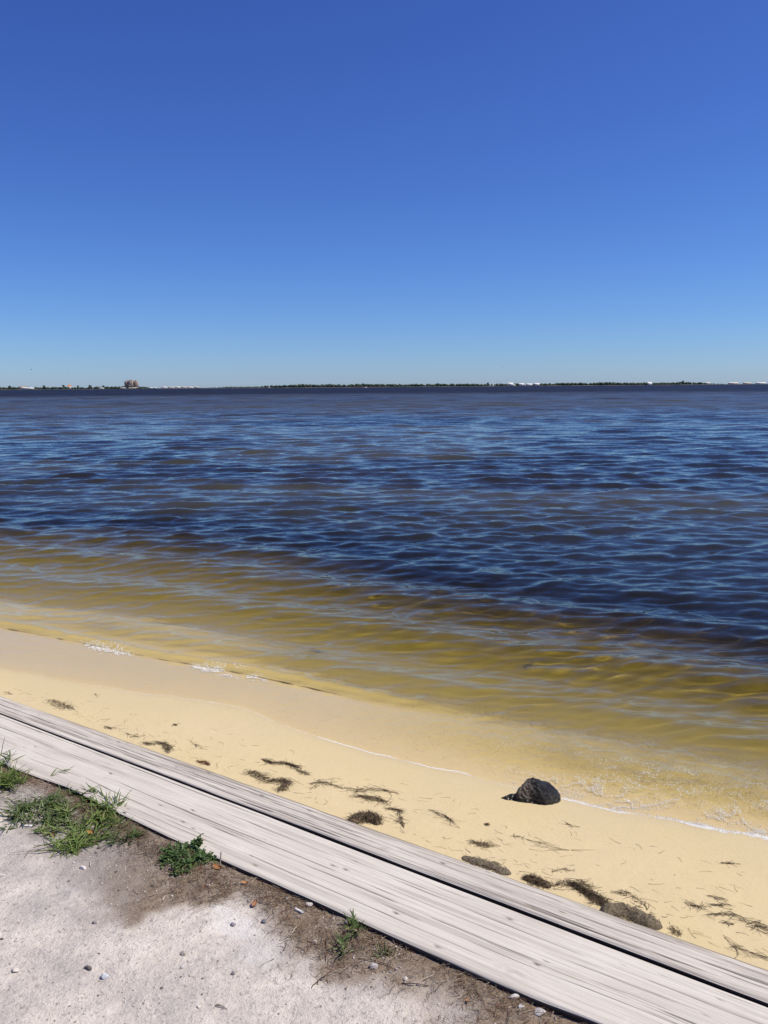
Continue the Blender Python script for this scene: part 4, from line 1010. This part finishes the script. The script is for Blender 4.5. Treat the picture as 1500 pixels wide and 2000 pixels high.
S_.add([q, q + Vector((.004, .004, .022)), q + Vector((.009, .006, .045))], .0013, .001); link('stem', S_.mesh('stem', c_), STEM, herb)
for i in range(9):
    o = bpy.data.objects.new('leaf', [m_ for m_ in bpy.data.meshes if m_.name.startswith('leaf') and m_.materials and m_.materials[0] == HERB][0]); COL.objects.link(o); o.parent = herb
    f = i / 9; o.location = q + Vector((.009 * f, .006 * f, .012 + .034 * f)) - c_; o.rotation_euler = (0, -.1, i * 2.4); o.scale = (.012, .012, .012)

# ------------------------------------------------------------------ the far shore
FAR = 4200.0
def fx(px, D=FAR):                                    # world x of the photo column px on the far shore
    d = ray(px, 757); return d.x / d.y * D
PXM = FAR / FPX                                       # metres per photo pixel over there
m = NT('far_land'); m.bsdf(Base_Color=m.mix(m.ramp(m.noise(m.pos(), .02, 3), .4, .6), (.05, .06, .04), (.20, .18, .13)), Roughness=1); LAND = m.m
xs_ = np.linspace(fx(-500), fx(2000), 260)
rows = []
for (yy, zz) in ((0, -3), (14, .7), (70, 1.6), (500, 2.0), (900, 2.0), (960, -3)):
    rows.append(np.stack([xs_, FAR + yy + 40 * (fbm(xs_ * .004, xs_ * 0, 3, 601) - .5) + .00002 * 0, np.full_like(xs_, zz)], 1))
tag(link('far_shore', mesh_np('far_shore', np.stack(rows), grid_faces(6, 260)), LAND), kind='structure')
m = NT('far_foliage'); m.bsdf(Base_Color=m.mix(m.ramp(m.noise(m.pos(), .06, 3), .35, .65), (.034, .050, .034), (.066, .086, .056)), Roughness=.9, Specular_IOR_Level=.1); FOL = m.m
m = NT('far_bark'); m.bsdf(Base_Color=(.09, .07, .05), Roughness=.9); BARK = m.m
HT = [(-500, 10), (0, 12), (60, 12.5), (150, 11), (230, 13), (275, 8), (300, 3), (395, 3), (420, 6), (480, 7), (505, 9), (540, 13), (600, 15), (680, 15.5), (760, 13), (850, 14), (960, 12.5), (1045, 10), (1085, 11), (1150, 15), (1230, 14.5), (1300, 11), (1370, 14), (1400, 8), (1425, 3), (2000, 4)]
bm = bmesh.new(); bmesh.ops.create_icosphere(bm, subdivisions=2, radius=1)
v0 = np.array([v.co[:] for v in bm.verts]); f0 = np.array([[v.index for v in f.verts] for f in bm.faces]); bm.free()
n = 2600; px = rng.uniform(-300, 1800, n); h_ = np.interp(px, [a for a, b in HT], [b for a, b in HT]) * rng.uniform(.55, 1.12, n) * (1 + .5 * (fbm(px * .05, px * 0, 3, 611) - .5))
X = np.array([fx(p) for p in (-300, 1800)]); X = X[0] + (px + 300) / 2100 * (X[1] - X[0])
Y = FAR + 45 + rng.random(n) ** 1.5 * 180
wd = rng.uniform(3.5, 7.5, n) * np.clip(h_ / 10, .45, 1.2)
jit = 1 + .28 * (rng.random((n, len(v0), 1)) - .5) * 2
V = v0[None] * jit * np.stack([wd, wd, h_ * .5], 1)[:, None, :] + np.stack([X, Y, h_ * .52], 1)[:, None, :]
F = f0[None] + (np.arange(n) * len(v0))[:, None, None]
tag(link('far_woodland', mesh_np('far_woodland', V.reshape(-1, 3), F.reshape(-1, 3), False), FOL), kind='stuff')
def far_tree(px, h_, label, palm=False):
    x = fx(px); t = thing('pine_tree', label, 'tree', (x, FAR + 40, 1.2), 0, 'taller trees on the far shore')
    S_ = Strands(); S_.add([(0, 0, 0), (.3, 0, h_ * .5), (.1, 0, h_ * .9)], .5, .25); link('trunk', S_.mesh('trunk'), BARK, t)
    P_ = np.array([(rnd.gauss(0, h_ * .13), rnd.gauss(0, h_ * .13), h_ * rnd.uniform(.5, .98)) for _ in range(22)])
    V, F = bubbles(P_, np.array([rnd.uniform(.08, .17) * h_ for _ in range(22)]), 1, .7); V = V + rng.normal(0, .25, V.shape)
    link('crown', mesh_np('crown', V, F, False), FOL, t)
far_tree(12, 19, 'tall dark tree at the far left end of the opposite shore')
far_tree(80, 20, 'tall dark tree right of the white lakefront block on the opposite shore')
far_tree(118, 20, 'tall dark tree just left of the orange-roofed house on the opposite shore')
far_tree(147, 17, 'dark tree right of the orange-roofed house on the opposite shore')
far_tree(170, 20, 'tall dark tree midway between the orange-roofed house and the big hotel')
far_tree(197, 17, 'dark tree left of the big brown hotel across the water')
far_tree(955, 17, 'pointed tree left of the cluster of white houses across the water')
far_tree(1339, 19, 'single taller tree near the right end of the opposite woods')

def wall_mat(name, col, rough=.8):
    m = NT(name); c = m.mix(m.ramp(m.noise(m.pos(), .15, 3), .35, .65), tuple(v * .9 for v in col), col); m.bsdf(Base_Color=c, Roughness=rough); return m.m
WHITE = wall_mat('far_white_wall', (.78, .77, .74)); TAN = wall_mat('hotel_wall', (.33, .25, .215)); ROOF = wall_mat('far_roof', (.30, .27, .25)); ORG = wall_mat('orange_roof', (.72, .22, .05)); GLS = wall_mat('far_window', (.06, .07, .09), .2); SLAB = wall_mat('hotel_balcony', (.46, .38, .33)); SND = wall_mat('far_pale_wall', (.62, .54, .46))
def boxes(bl):
    V = []; F = []
    for (x0, x1, y0, y1, z0, z1) in bl:
        b = len(V); V += [(x, y, z) for x in (x0, x1) for y in (y0, y1) for z in (z0, z1)]
        F += [(b, b + 1, b + 3, b + 2), (b + 4, b + 6, b + 7, b + 5), (b, b + 4, b + 5, b + 1), (b + 2, b + 3, b + 7, b + 6), (b, b + 2, b + 6, b + 4), (b + 1, b + 5, b + 7, b + 3)]
    return np.array(V, float), np.array(F)
def part(name, bl, mat, parent):
    V, F = boxes(bl); return link(name, mesh_np(name, V, F, False), mat, parent)
def gable(name, x0, x1, y0, y1, z0, z1, mat, parent):
    V = [(x0, y0, z0), (x1, y0, z0), (x1, y1, z0), (x0, y1, z0), (x0, (y0 + y1) / 2, z1), (x1, (y0 + y1) / 2, z1)]
    me = bpy.data.meshes.new(name); me.from_pydata(V, [], [(0, 1, 5, 4), (2, 3, 4, 5), (0, 4, 3), (1, 2, 5), (0, 3, 2, 1)]); return link(name, me, mat, parent)
hx = fx(249); hotel = thing('hotel_tower', 'big brown high-rise hotel standing above the trees across the water', 'building', (hx, FAR + 60, 1.5))
part('wall', [(-33, -12, 0, 18, 0, 37), (-11.9, 12, -6, 18, 0, 40), (12.1, 33, 0, 18, 0, 37.5)], TAN, hotel)
part('podium', [(-42, 42, -14, -6.2, 0, 6)], SND, hotel)
part('roof_house', [(-22, -15, 4, 14, 37.1, 42), (-5, 6, 2, 14, 40.1, 44), (18, 27, 4, 14, 37.6, 42), (-9, -7, 3, 9, 40.1, 43)], TAN, hotel)
for k in range(10):
    part('balcony', [(-32, -13, -1.6, -.1, 4 + k * 3.3, 4.9 + k * 3.3), (13, 32, -1.6, -.1, 4 + k * 3.3, 4.9 + k * 3.3)], SLAB, hotel)
for i in range(6):
    part('window', [(-31 + i * 3.2, -29 + i * 3.2, -.25, -.05, 5.5 + k * 3.3, 7.2 + k * 3.3) for k in range(9)] + [(14 + i * 3.2, 16 + i * 3.2, -.25, -.05, 5.5 + k * 3.3, 7.2 + k * 3.3) for k in range(9)], GLS, hotel)
for i in range(5):
    part('window', [(-9.5 + i * 4, -7 + i * 4, -6.25, -6.05, 3 + k * 3.4, 5.2 + k * 3.4) for k in range(11)], GLS, hotel)
def house(px, wpx, hm, label, wall=WHITE, roof=ROOF, group='buildings on the far shore', dy=20, name='far_house', z0=1.2, rise=None):
    x = fx(px); w_ = wpx * PXM / 2; t = thing(name, label, 'building', (x, FAR + dy, z0), 0, group)
    part('wall', [(-w_, w_, 0, 14, 0, hm)], wall, t)
    gable('roof', -w_ - .6, w_ + .6, -.8, 14.8, hm + .02, hm + (rise or hm * .35), roof, t)
    k = max(2, int(w_ / 3)); part('window', [(-w_ + (i + .3) * 2 * w_ / k, -w_ + (i + .7) * 2 * w_ / k, -.2, -.03, hm * .35, hm * .7) for i in range(k)], GLS, t)
    return t
house(52, 22, 8.5, 'wide white block low on the water at the far left of the opposite shore', roof=WHITE, dy=8, rise=1.2)
house(33, 14, 14, 'dim tan building behind the white block at the far left', SND, dy=60)
house(131, 5, 14, 'tiny house with a bright orange roof among the trees across the water', SND, ORG, dy=26, rise=7)
house(196, 8, 5, 'little white waterside house left of the big brown hotel', WHITE, WHITE, dy=12, rise=1)
house(237, 10, 5, 'pale low building at the left foot of the big brown hotel', SND, SND, dy=14, rise=1)
house(293, 6, 5, 'first small white house right of the big brown hotel', WHITE, WHITE, dy=14, rise=1.2)
house(301, 5, 5, 'second small white house right of the big brown hotel', WHITE, WHITE, dy=14, rise=1.2)
for i, (p_, w_, h_, txt) in enumerate([(317, 10, 8, 'leftmost'), (330, 11, 7, 'second'), (343, 9, 8, 'third'), (355, 10, 7, 'fourth'), (367, 10, 6.5, 'fifth'), (380, 10, 6, 'rightmost')]):
    house(p_, w_, h_, txt + ' block in the pale row right of the hotel across the water', SND if i % 2 else WHITE, SND, dy=30 + i * 3, rise=1.2)
house(998, 9, 12, 'large white dome-like house at the left of the white cluster across the water', WHITE, WHITE, dy=10, rise=4)
house(1004, 5, 5, 'small low white house in front of the white cluster', WHITE, WHITE, dy=2, rise=1.5)
house(1020, 9, 10, 'middle white house of the cluster across the water', WHITE, WHITE, dy=14, rise=3)
house(1035, 10, 8, 'wide low white house in the cluster across the water', WHITE, WHITE, dy=6, rise=3)
house(1050, 9, 10, 'rightmost white house of the cluster across the water', WHITE, WHITE, dy=16, rise=3)
house(1273, 8, 9, 'white house glimpsed in the woods across the water', WHITE, WHITE, dy=30, rise=5)
house(1386, 8, 8, 'pale house where the opposite woods end at the right', SND, WHITE, dy=20, rise=2)
house(1436, 18, 7, 'left long pale building on the low right shore across the water', SND, WHITE, dy=20, rise=2)
house(1463, 14, 6.5, 'middle long tan building on the low right shore across the water', SND, SND, dy=20, rise=2)
house(1490, 18, 6.5, 'right long white building on the low right shore across the water', WHITE, WHITE, dy=20, rise=2)

# ------------------------------------------------------------------ boat and birds
def at_dist(px, py, D):
    d = ray(px, py); return Vector((0, 0, CAM_Z)) + d * (D / d.y)
D = 1100.0; bx = at_dist(714, 757, D).x
boat = thing('motor_boat', 'small white motor boat far out on the open water', 'boat', (bx, D, .35))
ring = []
for (x, hw, zb, zt) in ((-2.2, .75, -.35, .55), (-1, .85, -.4, .55), (.6, .8, -.4, .65), (1.7, .45, -.3, .8), (2.4, .04, .2, .95)):
    ring.append([(x, -hw, zt), (x, -hw * .7, zb + .15), (x, 0, zb), (x, hw * .7, zb + .15), (x, hw, zt)])
link('hull', mesh_np('hull', np.array(ring), grid_faces(5, 5)), WHITE, boat)
part('deck', [(-2.15, 1.6, -.7, .7, .35, .5)], SND, boat); part('cabin', [(-.5, .9, -.5, .5, .52, 1.6)], WHITE, boat); part('outboard', [(-2.6, -2.25, -.2, .2, .0, .9)], GLS, boat)
m = NT('bird_feathers'); m.bsdf(Base_Color=(.10, .095, .09), Roughness=.8); BIRD = m.m
def bird(px, py, D, span, label, bank):
    p = at_dist(px, py, D); t = thing('bird', label, 'bird', p, bank, 'birds in flight over the far shore')
    k = 8; V = []
    for x, r in zip(np.linspace(-.5, .5, 9), (.01, .03, .055, .085, .10, .095, .075, .05, .01)):
        V.append([(x * .75, math.cos(a) * r, math.sin(a) * r) for a in np.linspace(0, 2 * PI, 9)])
    link('body', mesh_np('body', np.array(V) * span, grid_faces(9, 9)), BIRD, t)
    for sgn in (-1, 1):
        W_ = []
        for q, ch, zz, sw in ((.04, .20, 0, 0), (.18, .20, .07, .02), (.34, .15, .09, -.02), (.5, .03, .05, -.14)):
            W_.append([(ch * .5 + sw, sgn * q, zz), (sw, sgn * q, zz + .018), (-ch * .5 + sw, sgn * q, zz), (sw, sgn * q, zz - .006), (ch * .5 + sw, sgn * q, zz)])
        link('wing', mesh_np('wing', np.array(W_) * span, grid_faces(4, 5)), BIRD, t)
bird(61, 722, 420, 1.3, 'dark bird gliding above the left end of the opposite shore', R(35))
bird(132, 724, 420, .8, 'fainter small bird right of the bird at the left', R(-40))
bird(983, 718, 330, .75, 'small dark bird above the cluster of white houses', R(60))
